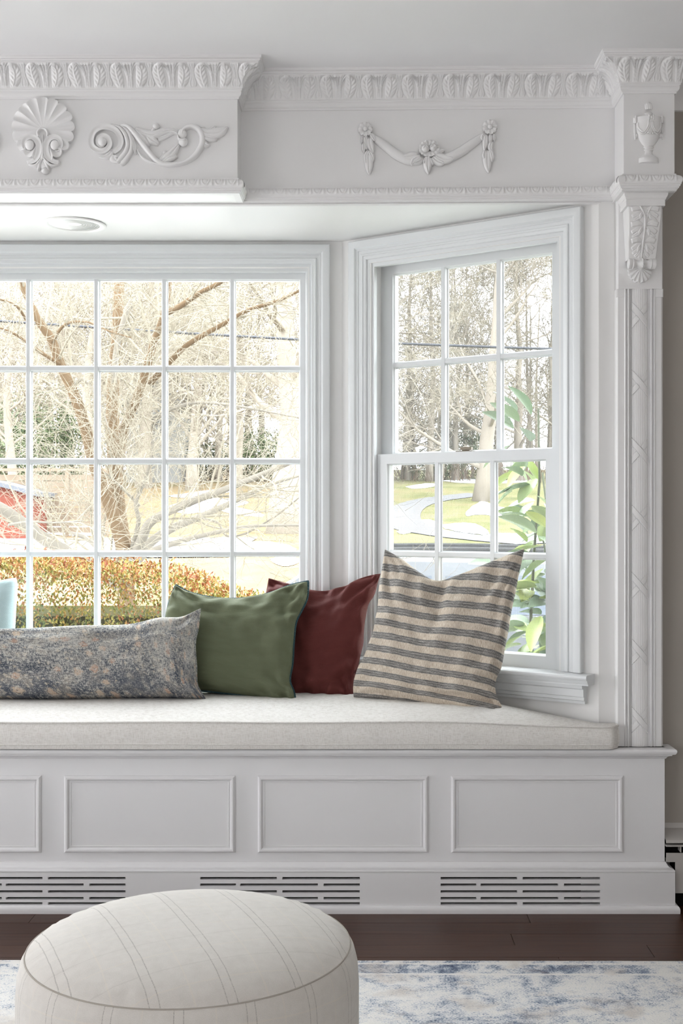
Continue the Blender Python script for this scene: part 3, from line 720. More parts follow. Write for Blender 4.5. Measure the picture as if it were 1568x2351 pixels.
# console: front surface depth by height, width by height
def con_y(z):
    t = (zt-0.034-z)/0.136     # 0 top .. 1 above the roll
    return lerp(-0.060, -0.026, sstep(0, 1, t))-0.006*math.sin(math.pi*min(1, max(0, t)))
ZT, ZR = zt-0.033, zt-0.170
b = MB()
nz = 16; sec = []
for i in range(nz+1):
    z = lerp(ZT, ZR, i/nz); hw = lerp(0.0455, 0.0385, i/nz); y = con_y(z); xc = 0.7665
    for (x, yy_) in ((xc-hw, 0.006), (xc-hw, y), (xc-hw+0.002, y-0.0015), (xc+hw-0.002, y-0.0015), (xc+hw, y), (xc+hw, 0.006)): b.vert((x, yy_, z))
for i in range(nz):
    for j in range(5): b.f.append((i*6+j, (i+1)*6+j, (i+1)*6+j+1, i*6+j+1))
b.f.append(tuple(range(6))); b.f.append(tuple(nz*6+j for j in range(6))[::-1])
con = b.build('corbel', M_TRIM, pil, recalc=True)
# roll, side scroll caps, rope and fan at the foot of the corbel
b = MB(); xc = 0.7665; zr = ZR-0.011
n = 24
for j in range(n+1):
    x = -0.0365+0.073*j/n; t = abs(x)/0.0365
    rr = 0.0105+0.0045*math.cos(t*2.6*math.pi/2)**2 if t < 0.75 else (0.0125 if t < 0.8 else 0.0140)
    for i in range(16):
        a = 2*math.pi*i/16; b.vert((xc+x, -0.022+rr*math.cos(a)*1.3, zr+rr*math.sin(a)))
for j in range(n):
    for i in range(16): b.f.append((j*16+i, j*16+(i+1) % 16, (j+1)*16+(i+1) % 16, (j+1)*16+i))
b.f.append(tuple(range(16))); b.f.append(tuple(n*16+i for i in range(16))[::-1])
b.build('scroll_roll', M_TRIM, pil, smooth=True, sharp=50, recalc=True)
b = MB()
for i in range(9):
    a = -0.9+1.8*i/8; b.tube([(xc-0.0015, -0.022-0.0195*math.cos(a), zr+0.0145*math.sin(a)), (xc+0.0015, -0.022-0.0195*math.cos(a+0.15), zr+0.0145*math.sin(a+0.15))], 0.0022, 6)
b.build('rope', M_TRIM, pil, smooth=True)
b = MB(); fz = zr-0.010
def fan(a, v):
    f = (a-0.5)*math.pi*1.06; lob = abs(math.sin((a*9)*math.pi)); g = min(1, v/0.93)
    R = lerp(0.0335, 0.0385, math.cos(f)**2)*(0.90+0.12*lob**0.6)
    y = 0.006+0.011*(1-g*0.55)+0.0035*g*(1-lob**1.5)-0.004*g*lob
    if v > 0.93: y *= 1-(v-0.93)/0.07
    return (xc+R*g*math.sin(f), 0.004-y, fz-R*g*math.cos(f))
b.grid(108, 12, fan); b.build('fan', M_TRIM, pil, smooth=True, sharp=60)
# acanthus leaf on the face of the corbel
def on_con(b):
    # bend relief built flat (local x,z in metres about xc) onto the console face
    b.v = [(xc+x, con_y(z)+y-0.0005, z) for (x, y, z) in b.v]; return b
kk = 1/9.333*3.245/2750
def cz(pts): return [((x-735)*kk, P(1478, 440+y/9.333, -0.055).z) for x, y in pts]
b = MB()
strip(b, cz([(590, 285), (680, 420), (735, 600), (735, 900), (722, 1200), (715, 1390)]), [50*kk, 46*kk, 44*kk, 42*kk, 36*kk, 30*kk], 0.0062)
strip(b, cz([(910, 285), (820, 420), (765, 600), (745, 900), (728, 1200)]), [50*kk, 46*kk, 40*kk, 30*kk, 10*kk], 0.0058)
on_con(b).build('leaf_rib', M_TRIM, pil, smooth=True, sharp=50)
for sg in (-1, 1):
    for (y0, hh, wd) in ((300, 1.0, 300), (620, 1.0, 290), (950, 0.9, 255)):
        b = MB(); mx = lambda pts: cz([(735+sg*(x), y) for x, y in pts])
        strip(b, mx([(40, y0+90), (wd*0.55, y0+60), (wd, y0+95)]), [30*kk, 130*kk, 100*kk], [0.003, 0.0055, 0.0045], 'leaf')
        strip(b, mx([(35, y0+140), (wd*0.5, y0+180), (wd*0.93, y0+250)]), [30*kk, 120*kk, 70*kk], [0.003, 0.005, 0.004], 'leaf')
        strip(b, mx([(30, y0+190), (wd*0.42, y0+260), (wd*0.85, y0+340)]), [24*kk, 100*kk, 40*kk], [0.003, 0.005, 0.0035], 'leaf')
        strip(b, mx([(60, y0+150), (95, y0+230), (115, y0+310)]), [40*kk, 70*kk, 26*kk], [0.004, 0.0075, 0.005], 'leaf')
        on_con(b).build('leaf_lobe', M_TRIM, pil, smooth=True, sharp=50)
    b = MB(); mx = lambda pts: cz([(722+sg*(x), y) for x, y in pts])
    strip(b, mx([(30, 1200), (90, 1290), (150, 1350)]), [30*kk, 90*kk, 60*kk], [0.003, 0.005, 0.004], 'leaf'); strip(b, mx([(20, 1260), (45, 1340), (60, 1410)]), [24*kk, 70*kk, 50*kk], [0.003, 0.005, 0.004], 'leaf')
    on_con(b).build('leaf_lobe', M_TRIM, pil, smooth=True, sharp=50)
b = MB(); dome(b, cz([(712, 1420)])[0], 120*kk, 45*kk, 0.006); on_con(b).build('leaf_tip', M_TRIM, pil, smooth=True)
# shaft
sx0 = 0.7685
half = [(-0.0650, 0.049), (-0.0650, 0.0155), (-0.0615, 0.0115), (-0.0600, 0.0100), (-0.0425, 0.0100)]
def halfpts():
    out = list(half)
    out += [(-0.0420, 0.0070), (-0.0405, 0.0055), (-0.0390, 0.0065), (-0.0385, 0.0120), (-0.0365, 0.0125), (-0.0345, 0.0115), (-0.0335, 0.0065), (-0.0315, 0.0050), (-0.0298, 0.0065), (-0.0290, 0.0130), (-0.0262, 0.0150), (-0.0225, 0.0150)]
    return out
hp = halfpts(); full = hp + [(-x, y) for x, y in hp[::-1]]
z0, z1 = 0.4485, 1.712
b = MB()
for z in (z0, z1):
    for x, y in full: b.vert((sx0+x, y, z))
m_ = len(full)
for i in range(m_-1): b.f.append((i, i+1, m_+i+1, m_+i))
b.f.append(tuple(range(m_)));  b.f.append(tuple(m_+i for i in range(m_))[::-1])
b.build('shaft', M_TRIM, pil, recalc=True)
cross = [P(1470, y, 0.01).z for y in (723.5, 879, 1035, 1189, 1343.6, 1496.5, 1652.7)]
def reed(a, v):
    x = (a-0.5)*2; z = lerp(z0, z1, v)
    base = 0.0095*math.sqrt(max(0, 1-(x*0.96)**2))
    xr = (a-0.5)*0.044
    h = 0.0011*abs(math.sin(a*9*math.pi))**0.6
    zc = min(cross, key=lambda c: abs(c-z)); dz = z-zc
    hw = 0.0100
    d1 = abs(dz-xr*1.15)/1.52; d2 = abs(dz+xr*1.15)/1.52
    for d, hh in ((d1, 0.0016), (d2, 0.0021)):
        if d < hw*0.72: h = hh+0.0006*abs(math.cos(d/hw*0.72*5.2*math.pi/2*1.6))
        elif d < hw*0.86: h = min(h, 0.0)
    return (sx0+xr, 0.0150-base-h, z)
b = MB(); b.grid(64, 800, reed); b.build('reeded_band', M_TRIM, pil, smooth=True, sharp=40)
b = MB(); b.prism([(0.7040, 0.02), (0.7040, 0.0085), (0.7075, 0.0075), (0.7295, 0.0075), (0.7295, 0.02)], 1.690, 1.7125); b.build('shaft_head', M_TRIM, pil, recalc=True); b = MB(); b.prism([(0.8330, 0.02), (0.8330, 0.0085), (0.8295, 0.0075), (0.8075, 0.0075), (0.8075, 0.02)], 1.690, 1.7125)
b.build('shaft_head', M_TRIM, pil, recalc=True)

# urn on the block
def make_urn():
    c = P(1489, 304, -0.092); r = empty('urn_ornament', (c.x, -0.092, c.z), 0, 'white carved flaming urn relief on the pilaster capital block', 'ornament')
    k = 3.208/2750/7.345; oy = 1645; ox = 655
    def Z(y): return -(y-oy)*k
    prof = [(0, Z(2165)), (165, Z(2165)), (168, Z(2150)), (165, Z(2085)), (150, Z(2075)), (110, Z(2050)), (70, Z(2020)), (62, Z(1990)), (60, Z(1965)), (78, Z(1955)), (78, Z(1940)), (62, Z(1930)), (62, Z(1915)), (85, Z(1905)), (85, Z(1890)), (72, Z(1880)), (110, Z(1850)), (150, Z(1790)), (190, Z(1720)), (215, Z(1640)), (222, Z(1560)), (215, Z(1485)), (218, Z(1480)), (218, Z(1400)), (200, Z(1395)), (80, Z(1385)), (62, Z(1370)), (60, Z(1345)), (68, Z(1335)), (68, Z(1322)), (50, Z(1310)), (50, Z(1285)), (66, Z(1275)), (66, Z(1262)), (44, Z(1250)), (60, Z(1225)), (58, Z(1190)), (38, Z(1155)), (0, Z(1130))]
    b = MB(); b.lathe([(a*k, h) for a, h in prof[:-8]], seg=24, a0=math.pi, a1=2*math.pi); b.v = [(x, y*0.55, z) for x, y, z in b.v]; b.build('vase', M_TRIM, r, smooth=True, local=True, sharp=40)
    b = MB(); n = len(b.v)
    b.grid(48, 10, lambda a, v: ((lambda R, A, z: (R*math.cos(A)*(1+0.0), R*math.sin(A)*0.6, z))((46+22*math.sin(v*2.6+0.45)-(0 if v < 0.7 else 90*(v-0.7)))*k*(0.86+0.14*abs(math.sin((a*6+v*0.6)*math.pi))), math.pi*(1+a), lerp(Z(1262), Z(1132), v))))
    b.build('flame', M_TRIM, r, smooth=True, local=True, sharp=60)
    def cv(pts): return [((x-ox)*k, Z(y)) for x, y in pts]
    def bulge(b, f=1.0): b.v = [(x, y-0.55*math.sqrt(max(0, (0.215*k*1000)**2-x*x))*f if abs(x) < 0.215*k*1000 else y, z) for x, y, z in b.v]; return b
    for xs in ((455, 625), (700, 858)):
        b = MB(); a, c2 = xs; mid = (a+c2)/2
        strip(b, cv([(a, 1500), (a+12, 1590), (mid, 1665), (c2-12, 1590), (c2, 1500), (c2+8, 1420)]), 30*k, 0.0030)
        strip(b, cv([(a-25, 1500), (a-8, 1600), (mid, 1705), (c2+8, 1600), (c2+22, 1500)]), 24*k, 0.0024)
        bulge(b).build('garland', M_TRIM, r, smooth=True, local=True)
    b = MB()
    strip(b, cv([(640, 1380), (640, 1470)]), 26*k, 0.003); strip(b, cv([(712, 1380), (712, 1470)]), 26*k, 0.003); dome(b, cv([(678, 1425)])[0], 26*k, 28*k, 0.004)
    bulge(b).build('rosette', M_TRIM, r, smooth=True, local=True); b = MB()
    for dx in (-55, -20, 20, 55): dome(b, cv([(678+dx, 1700-abs(dx)*0.3)])[0], 22*k, 16*k, 0.0035)
    strip(b, cv([(678, 1640), (678, 1700)]), [14*k, 40*k], 0.003)
    bulge(b).build('palmette', M_TRIM, r, smooth=True, local=True)
    for sg in (-1, 1):
        b = MB(); mx = lambda pts: cv([(655+sg*x, y) for x, y in pts])
        strip(b, mx([(218, 1370), (226, 1430), (220, 1500)]), [24*k, 60*k, 40*k], 0.009); strip(b, mx([(244, 1400), (246, 1490)]), [30*k, 30*k], 0.006)
        strip(b, mx([(205, 1500), (225, 1600), (215, 1680)]), [26*k, 24*k, 24*k], 0.006); strip(b, mx([(240, 1500), (238, 1640), (228, 1770)]), [20*k, 26*k, 14*k], 0.006)
        dome(b, mx([(205, 1700)])[0], 34*k, 40*k, 0.007); b.build('handle', M_TRIM, r, smooth=True, local=True)
make_urn()

# ------------------------------------------------------------------ windows
CAS = [(0, 0), (0, 0.019), (0.0025, 0.0215), (0.010, 0.0225), (0.0225, 0.0195), (0.0270, 0.0150), (0.0275, 0.0135), (0.0325, 0.0135), (0.0335, 0.0115), (0.0345, 0.0108), (0.0420, 0.0095), (0.0425, 0.0120), (0.0450, 0.0135), (0.0490, 0.0125), (0.0505, 0.0095), (0.0560, 0.0085), (0.0590, 0.0065), (0.0600, 0.0045), (0.0605, 0)]
def bar(b, x0, x1, z0, z1, yf, yb, vert, wf):
    # muntin: trapezoid section, narrow towards the room
    c = ((x0+x1)/2 if vert else (z0+z1)/2); w = (x1-x0) if vert else (z1-z0)
    sec = [(-w/2, yb), (-w/2, yb-0.004), (-w*0.36, yb-0.007), (-wf/2, yf+0.002), (-wf/2+0.0012, yf), (wf/2-0.0012, yf), (wf/2, yf+0.002), (w*0.36, yb-0.007), (w/2, yb-0.004), (w/2, yb)]
    n = len(b.v); e = (z0, z1) if vert else (x0, x1)
    for t in e:
        for o, y in sec: b.vert((c+o, y, t) if vert else (t, y, c+o))
    m = len(sec)
    for i in range(m): b.f.append((n+i, n+(i+1) % m, n+m+(i+1) % m, n+m+i))
    b.f.append(tuple(n+i for i in range(m))); b.f.append(tuple(n+m+i for i in range(m))[::-1])
    return b
def sash(parent, name, ox0, ox1, oz0, oz1, gx0, gx1, gz0, gz1, vs, hs, yf, depth=0.034, mw=0.020, wf=0.0085):
    s = bpy.data.objects.new(name, None); COL.objects.link(s); s.parent = parent; s.empty_display_size = 0.03
    yg = yf+depth*0.62
    for nm, a in (('stile', (ox0, gx0, oz0, oz1)), ('stile', (gx1, ox1, oz0, oz1)), ('rail', (gx0, gx1, gz1, oz1)), ('rail', (gx0, gx1, oz0, gz0))):
        MB().box((a[0], yf, a[2]), (a[1], yf+depth, a[3])).build(nm, M_WIN, s, local=True)
    MB().frame(gx0, gx1, gz0, gz1, [(0, -0.0005), (0.0005, -0.003), (0.004, -0.008), (0.0045, -(yg-yf)+0.001), (0.0045, -(yg-yf)-0.002)], y=yf).build('glazing_bead', M_WIN, s, local=True, recalc=False)
    for v in vs: bar(MB(), v-mw/2, v+mw/2, gz0, gz1, yf+0.002, yg, True, wf).build('muntin', M_WIN, s, local=True, recalc=True)
    ve = [gx0]+list(vs)+[gx1]
    for h in hs:
        for i in range(len(ve)-1): bar(MB(), ve[i]+(wf/2-0.001 if i else 0), ve[i+1]-(wf/2-0.001 if i < len(ve)-2 else 0), h-mw/2, h+mw/2, yf+0.0032, yg, False, wf).build('muntin', M_WIN, s, local=True, recalc=True)
    he = [gz0]+list(hs)+[gz1]
    for i in range(len(ve)-1):
        for j in range(len(he)-1):
            MB().box((ve[i], yg, he[j]), (ve[i+1], yg+0.003, he[j+1])).build('pane', M_GLASS, s, local=True)
    return s
def casing(root, x0, x1, zt_, zb):
    b = MB(); b.frame(x0, x1, zb, zt_, CAS, sides='LTR', y=0.0)
    # miter keeps the top width 0.076 like the sides
    return b.build('casing', M_WIN, root, local=True, smooth=True, sharp=25, recalc=True)
def jamb(root, x0, x1, z0, z1, d):
    b = MB()
    b.box((x0-0.014, -0.001, z0), (x0, d, z1)); b.box((x1, -0.001, z0), (x1+0.014, d, z1)); b.box((x0-0.014, -0.001, z1), (x1+0.014, d, z1+0.014)); b.box((x0-0.014, -0.001, z0-0.014), (x1+0.014, d, z0))
    return b.build('jamb', M_WIN, root, local=True)
def stool_apron(root, x0, x1, zt_, proj=0.058, ap=0.055):
    t = 0.030
    b = MB(); prof = [(-0.06, zt_), (proj-0.006, zt_), (proj-0.001, zt_-0.003), (proj, zt_-0.008), (proj-0.002, zt_-0.013), (proj-0.007, zt_-0.015), (proj-0.008, zt_-0.018), (proj-0.015, zt_-0.027), (proj-0.015, zt_-t), (-0.005, zt_-t)]
    b.sweep([(x0, 0.0), (x0-0.0001, -0.0001), (x1+0.0001, -0.0001), (x1, 0.0)][1:3], prof)
    n = len(prof)
    b.f.append(tuple(range(n))); b.f.append(tuple(n+i for i in range(n))[::-1])
    b.build('stool', M_WIN, root, local=True, smooth=True, sharp=30, recalc=True)
    b = MB(); z = zt_-t
    prof = [(0, z), (0.036, z), (0.034, z-0.010), (0.026, z-0.014), (0.025, z-0.034), (0.021, z-0.036), (0.021, z-0.045), (0.016, z-0.047), (0.015, z-ap), (0, z-ap)]
    b.sweep([(x0+0.022, 0), (x1-0.022, 0)], prof); n = len(prof); b.f.append(tuple(range(n))); b.f.append(tuple(n+i for i in range(n))[::-1])
    b.build('apron', M_WIN, root, local=True, smooth=True, sharp=30, recalc=True)
# picture window
w1 = empty('window_1', (0, CY, 0), 0, kind='structure')
casing(w1, 2*XC+0.1005, -0.1005, 1.9475, 0.655)
jamb(w1, 2*XC+0.1665, -0.1665, 0.654, 1.8795, 0.10)
g0, g1 = 2*XC+0.1975, -0.1975
pit = (g1-g0)/6
sash(w1, 'sash', 2*XC+0.1670, -0.1670, 0.655, 1.879, g0, g1, 0.676, 1.8475, [g0+pit*i for i in range(1, 6)], [0.964, 1.2625, 1.561], 0.038, 0.036, 0.0215, 0.0135)
b = MB(); b.frame(2*XC+0.1670, -0.1670, 0.655, 1.879, [(0, -0.020), (0.010, -0.020), (0.012, -0.024), (0.013, -0.038)], y=0); b.build('stop_bead', M_WIN, w1, local=True)
stool_apron(w1, 2*XC+0.085, -0.085, 0.655)
# double-hung window in the angled wall (and its twin at the left side of the bay)
def double_hung(name, loc, rz, sgn):
    w = empty(name, loc, rz, kind='structure')
    U = lambda a, b_: (a, b_) if sgn > 0 else (-b_, -a)
    V = lambda l: l if sgn > 0 else [-q for q in l[::-1]]
    casing(w, *U(0.0375, 0.8265), 1.950, 0.647)
    jamb(w, *U(0.108, 0.756), 0.640, 1.8795, 0.115)
    x0, x1 = U(0.109, 0.755)
    gx0, gx1 = U(0.156, 0.7035)
    b = MB(); b.frame(x0, x1, 0.645, 1.8785, [(0, -0.004), (0.012, -0.004), (0.0125, -0.018)], sides='LTR', y=0); b.build('stop_bead', M_WIN, w, local=True)
    sash(w, 'upper_sash', x0, x1, 1.250, 1.8780, gx0, gx1, 1.281, 1.8495, V([0.3370, 0.5275]), [1.5615], 0.056, 0.034, 0.022, 0.0145)
    sash(w, 'lower_sash', x0+0.0025, x1-0.0125, 0.646, 1.279, gx0+0.001, gx1-0.003, 0.682, 1.2485, V([0.3355, 0.5255]), [0.9685], 0.020, 0.034, 0.022, 0.0145)
    stool_apron(w, *U(0.020, 0.858), 0.646)
    if sgn > 0:
        MB().box((x0, 0.105, 0.646), (x1, 0.1055, 1.878)).build('insect_screen', M_SCREEN, w, local=True)
        l = bpy.data.objects.new('sash_lock', None); COL.objects.link(l); l.parent = w; l.location = (0.430, 0.036, 1.279); l.empty_display_size = 0.02
        MB().box((-0.030, -0.010, 0), (0.026, 0.010, 0.003)).build('lock_plate', M_BRONZE, l, local=True)
        b = MB(); b.lathe([(0, 0.003), (0.011, 0.003), (0.012, 0.006), (0.011, 0.014), (0.007, 0.017), (0, 0.018)], seg=16); b.build('lock_cam', M_BRONZE, l, local=True, smooth=True, sharp=40)
        b = MB(); b.box((-0.012, -0.014, 0.005), (0.026, -0.004, 0.013)); b.build('lock_lever', M_BRONZE, l, local=True)
    return w
double_hung('window_2', (CX, CY, 0), -TH, 1)
double_hung('window_3', (CXL, CY, 0), TH, -1)

# ------------------------------------------------------------------ recessed light in the soffit
rl = P(170, 515, 0.289); rl.z = ZS
lt = empty('recessed_light', rl, 0, 'round recessed downlight with ribbed baffle in the bay soffit', 'ceiling light')
b = MB(); b.lathe([(0.0945, 0.0), (0.0945, -0.003), (0.090, -0.0055), (0.080, -0.005), (0.075, -0.002), (0.0735, 0.012)], seg=64); b.build('trim_ring', M_SOFF, lt, local=True, smooth=True, sharp=35)
b = MB()
for i in range(7):
    r0 = 0.0735-i*0.0075; b.lathe([(r0, -0.0005+0.0002*i), (r0-0.005, -0.0005), (r0-0.0055, 0.003), (r0-0.0075, 0.003)], seg=64)
b.lathe([(0.021, 0.002), (0.0, 0.002)], seg=64); b.build('baffle', M_BAFFLE, lt, local=True, smooth=True, sharp=35)
lt.rotation_euler = (0, math.radians(1.2), 0)

# ------------------------------------------------------------------ window seat
BX0, BX1 = 2*XC-0.835, 0.835
seat = empty('window_seat', (XC, 0.1, 0), 0, 'white built-in panelled window seat with slotted vents along its base', 'window seat')
bay = lambda y0, inset=0.012: [(BX0, y0), (BX1, y0), (BX1, 0.048), (0.70, 0.028), (fx, 0.028), aw(0.0, -0.003), (CXL, CY-0.003), (2*XC-fx, 0.028), (BX0, 0.048)]
MB().prism(bay(0.0), 0.10, 0.42).build('body', M_BENCH, seat, recalc=True)
zl = 0.4485
MB().prism([(x, y) for x, y in bay(-0.002)], 0.418, zl).build('ledge', M_BENCH, seat, recalc=True)
b = MB(); b.sweep([(BX0, 0.047), (BX0, 0.0), (BX1, 0.0), (BX1, 0.047)], [(-0.01, zl)] + arc((0.018, zl), (0.031, zl-0.001), (0.0265, zl-0.012), 6) + [(0.024, zl-0.016), (0.017, zl-0.018), (0.0165, zl-0.021)] + arc((0.0165, zl-0.021), (0.006, zl-0.022), (0.003, zl-0.031), 4) + [(0, zl-0.032)])
b.build('ledge_nosing', M_BENCH, seat, smooth=True, sharp=30)
PP = [(0, 0), (0.0, 0.0035), (0.0015, 0.0050), (0.005, 0.0085), (0.0095, 0.0080), (0.0125, 0.0045), (0.0135, 0.0015), (0.0165, 0.0012), (0.0170, 0.0030), (0.0190, 0.0030), (0.0200, 0.0005), (0.0205, 0)]
for x0, x1 in ((0.2466, 0.720), (-0.2856, 0.1836), (-0.8184, -0.348), (-1.352, -0.882), (-1.886, -1.415), (-2.42, -1.948)):
    MB().frame(x0, x1, 0.1586, 0.3704, PP, y=0.0).build('panel_molding', M_BENCH, seat, smooth=True, sharp=25, recalc=True)
    MB().box((x0+0.019, -0.0012, 0.178), (x1-0.019, 0.001, 0.351)).build('panel', M_BENCH, seat)
b = MB(); b.sweep([(BX0, 0.047), (BX0, 0.0), (BX1, 0.0), (BX1, 0.047)], [(0, 0.1345), (0.003, 0.1335), (0.004, 0.130)] + arc((0.005, 0.129), (0.008, 0.120), (0.018, 0.1175), 5) + arc((0.018, 0.1175), (0.0255, 0.116), (0.0225, 0.110), 4) + [(0.018, 0.109), (0, 0.109)])
b.build('base_cap', M_BENCH, seat, smooth=True, sharp=30)
b = MB(); b.sweep([(BX0, 0.047), (BX0, 0.0), (BX1, 0.0), (BX1, 0.047)], [(0.02, 0.022)] + arc((0.024, 0.0215), (0.0345, 0.021), (0.0345, 0.008), 5) + [(0.034, 0.0), (0.02, 0)])
b.build('shoe_molding', M_BENCH, seat, smooth=True, sharp=30)
# base board with slots cut through
rows = [P(1200, y, -0.023).z for y in (2016.5, 2031.5, 2047, 2062.5, 2077.5)]
slots = []
for xr in (0.653, -0.0048, -0.6459, -1.287, -1.93):
    x0 = xr-0.4366
    for i, z in enumerate(rows):
        z = max(z, 0.0250)
        segs = ((0.0, 0.2095), (0.2245, 0.4366)) if i % 2 == 0 else ((0.0, 0.098), (0.1095, 0.322), (0.3376, 0.4366))
        for s0, s1 in segs: slots.append((x0+s0, x0+s1, z-0.0034, z+0.0034))
xs = sorted({BX0-0.023, BX1+0.023} | {round(s[0], 5) for s in slots} | {round(s[1], 5) for s in slots})
zs = sorted({0.0, 0.1095} | {round(s[2], 5) for s in slots} | {round(s[3], 5) for s in slots})
b = MB(); vid = {}
def gv(x, z, y):
    k = (x, z, y)
    if k not in vid: vid[k] = b.vert((x, y, z))
    return vid[k]
sr = [tuple(round(q, 5) for q in s) for s in slots]
def hole(x, z): return any(s[0] < x < s[1] and s[2] < z < s[3] for s in sr)
cells = {}
for i in range(len(xs)-1):
    for j in range(len(zs)-1): cells[i, j] = not hole((xs[i]+xs[i+1])/2, (zs[j]+zs[j+1])/2)
YF, YB = -0.023, -0.009
for (i, j), on in cells.items():
    x0, x1, za, zb = xs[i], xs[i+1], zs[j], zs[j+1]
    if on:
        b.f.append((gv(x0, za, YF), gv(x1, za, YF), gv(x1, zb, YF), gv(x0, zb, YF))); b.f.append((gv(x0, za, YB), gv(x0, zb, YB), gv(x1, zb, YB), gv(x1, za, YB)))
        for di, dj, e in ((1, 0, ((x1, za), (x1, zb))), (-1, 0, ((x0, zb), (x0, za))), (0, 1, ((x1, zb), (x0, zb))), (0, -1, ((x0, za), (x1, za)))):
            if not cells.get((i+di, j+dj), False):
                (ax_, az), (bx_, bz) = e; b.f.append((gv(ax_, az, YF), gv(ax_, az, YB), gv(bx_, bz, YB), gv(bx_, bz, YF)))
b.build('base_board', M_BENCH, seat)
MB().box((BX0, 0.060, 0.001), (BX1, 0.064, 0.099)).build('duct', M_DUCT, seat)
MB().box((BX1-0.004, -0.022, 0.0), (BX1+0.0225, 0.047, 0.109)).build('base_end', M_BENCH, seat)
MB().box((BX0-0.0225, -0.022, 0.0), (BX0+0.004, 0.047, 0.109)).build('base_end', M_BENCH, seat)

# ------------------------------------------------------------------ seat cushion
CX1 = 0.703; CX0 = 2*XC-CX1
cush = empty('seat_cushion', (XC, 0.15, zl), 0, 'long oatmeal linen bench cushion with welted edges on the window seat', 'cushion')
def yback(x):
    xx = abs(x-XC)
    e = CX-XC
    y = CY-0.030 if xx < e else CY-0.030-(xx-e)*math.tan(TH)
    return max(y, 0.012)
def seam_z(x): return 0.523-0.013*sstep(0.2, 0.7, x)+0.0012*math.sin(x*9.0)
def yfront(x): return -0.034+0.0015*math.sin(x*5.3+1)+0.032*sstep(CX1-0.035, CX1+0.012, x)**2+0.032*sstep(-(CX0+0.035), -(CX0-0.012), -x)**2
def xmap(a):
    t = a*2-1; return XC+(CX1-XC)*(math.copysign(1-(1-abs(t))**1.6, t))
b = MB()
def ctop(a, v):
    x = xmap(a); y = lerp(yfront(x), yback(x), v)
    dpt = yback(x)-yfront(x)
    e = 1-abs(2*v-1)**3.2
    ex = sstep(0, 0.10, min(CX1-x, x-CX0)+0.01)
    z = seam_z(x)+0.034*e*(0.25+0.75*ex)*min(1, dpt/0.22)+0.0012*noise.noise(Vector((x*7, y*7, 0)))
    return (x, y, z)
b.grid(220, 36, ctop); b.build('top_panel', M_LINEN, cush, smooth=True)
b = MB()
def cside(a, v):
    x = xmap(a); bulge = 0.006*math.sin(math.pi*v)+0.0022*noise.noise(Vector((x*16, v*1.5, 3)))*math.sin(math.pi*v)
    return (x+0.004*math.sin(math.pi*v)*(1 if a > 0.999 else 0), yfront(x)-bulge, lerp(zl+0.001, seam_z(x), v))
b.grid(320, 10, cside)
for xe in (CX1, CX0): b.grid(4, 6, lambda a, v: (xe+(0.004 if xe > 0 else -0.004)*math.sin(math.pi*v), lerp(yfront(xe), yback(xe), a), lerp(zl+0.001, seam_z(xe), v)), flip=(xe < 0))
b.grid(120, 3, lambda a, v: (xmap(a), yback(xmap(a)), lerp(zl+0.001, seam_z(xmap(a)), v)), flip=True)
b.build('boxing', M_LINEN, cush, smooth=True)
path = [(xmap(i/240), yfront(xmap(i/240))) for i in range(241)]
path = path+[(CX1+0.001, lerp(yfront(CX1), yback(CX1), t)) for t in (0.5, 1.0)]+[(xmap(1-i/120), yback(xmap(1-i/120))) for i in range(1, 121)]
MB().tube([(x, y-0.001, seam_z(x)) for x, y in path], 0.0032, 6).build('piping', M_LINEN, cush, smooth=True)
MB().tube([(x, y-0.0028, zl+0.0145+0.001*math.sin(x*8)) for x, y in path[:243]], 0.0020, 6).build('piping', M_LINEN, cush, smooth=True)

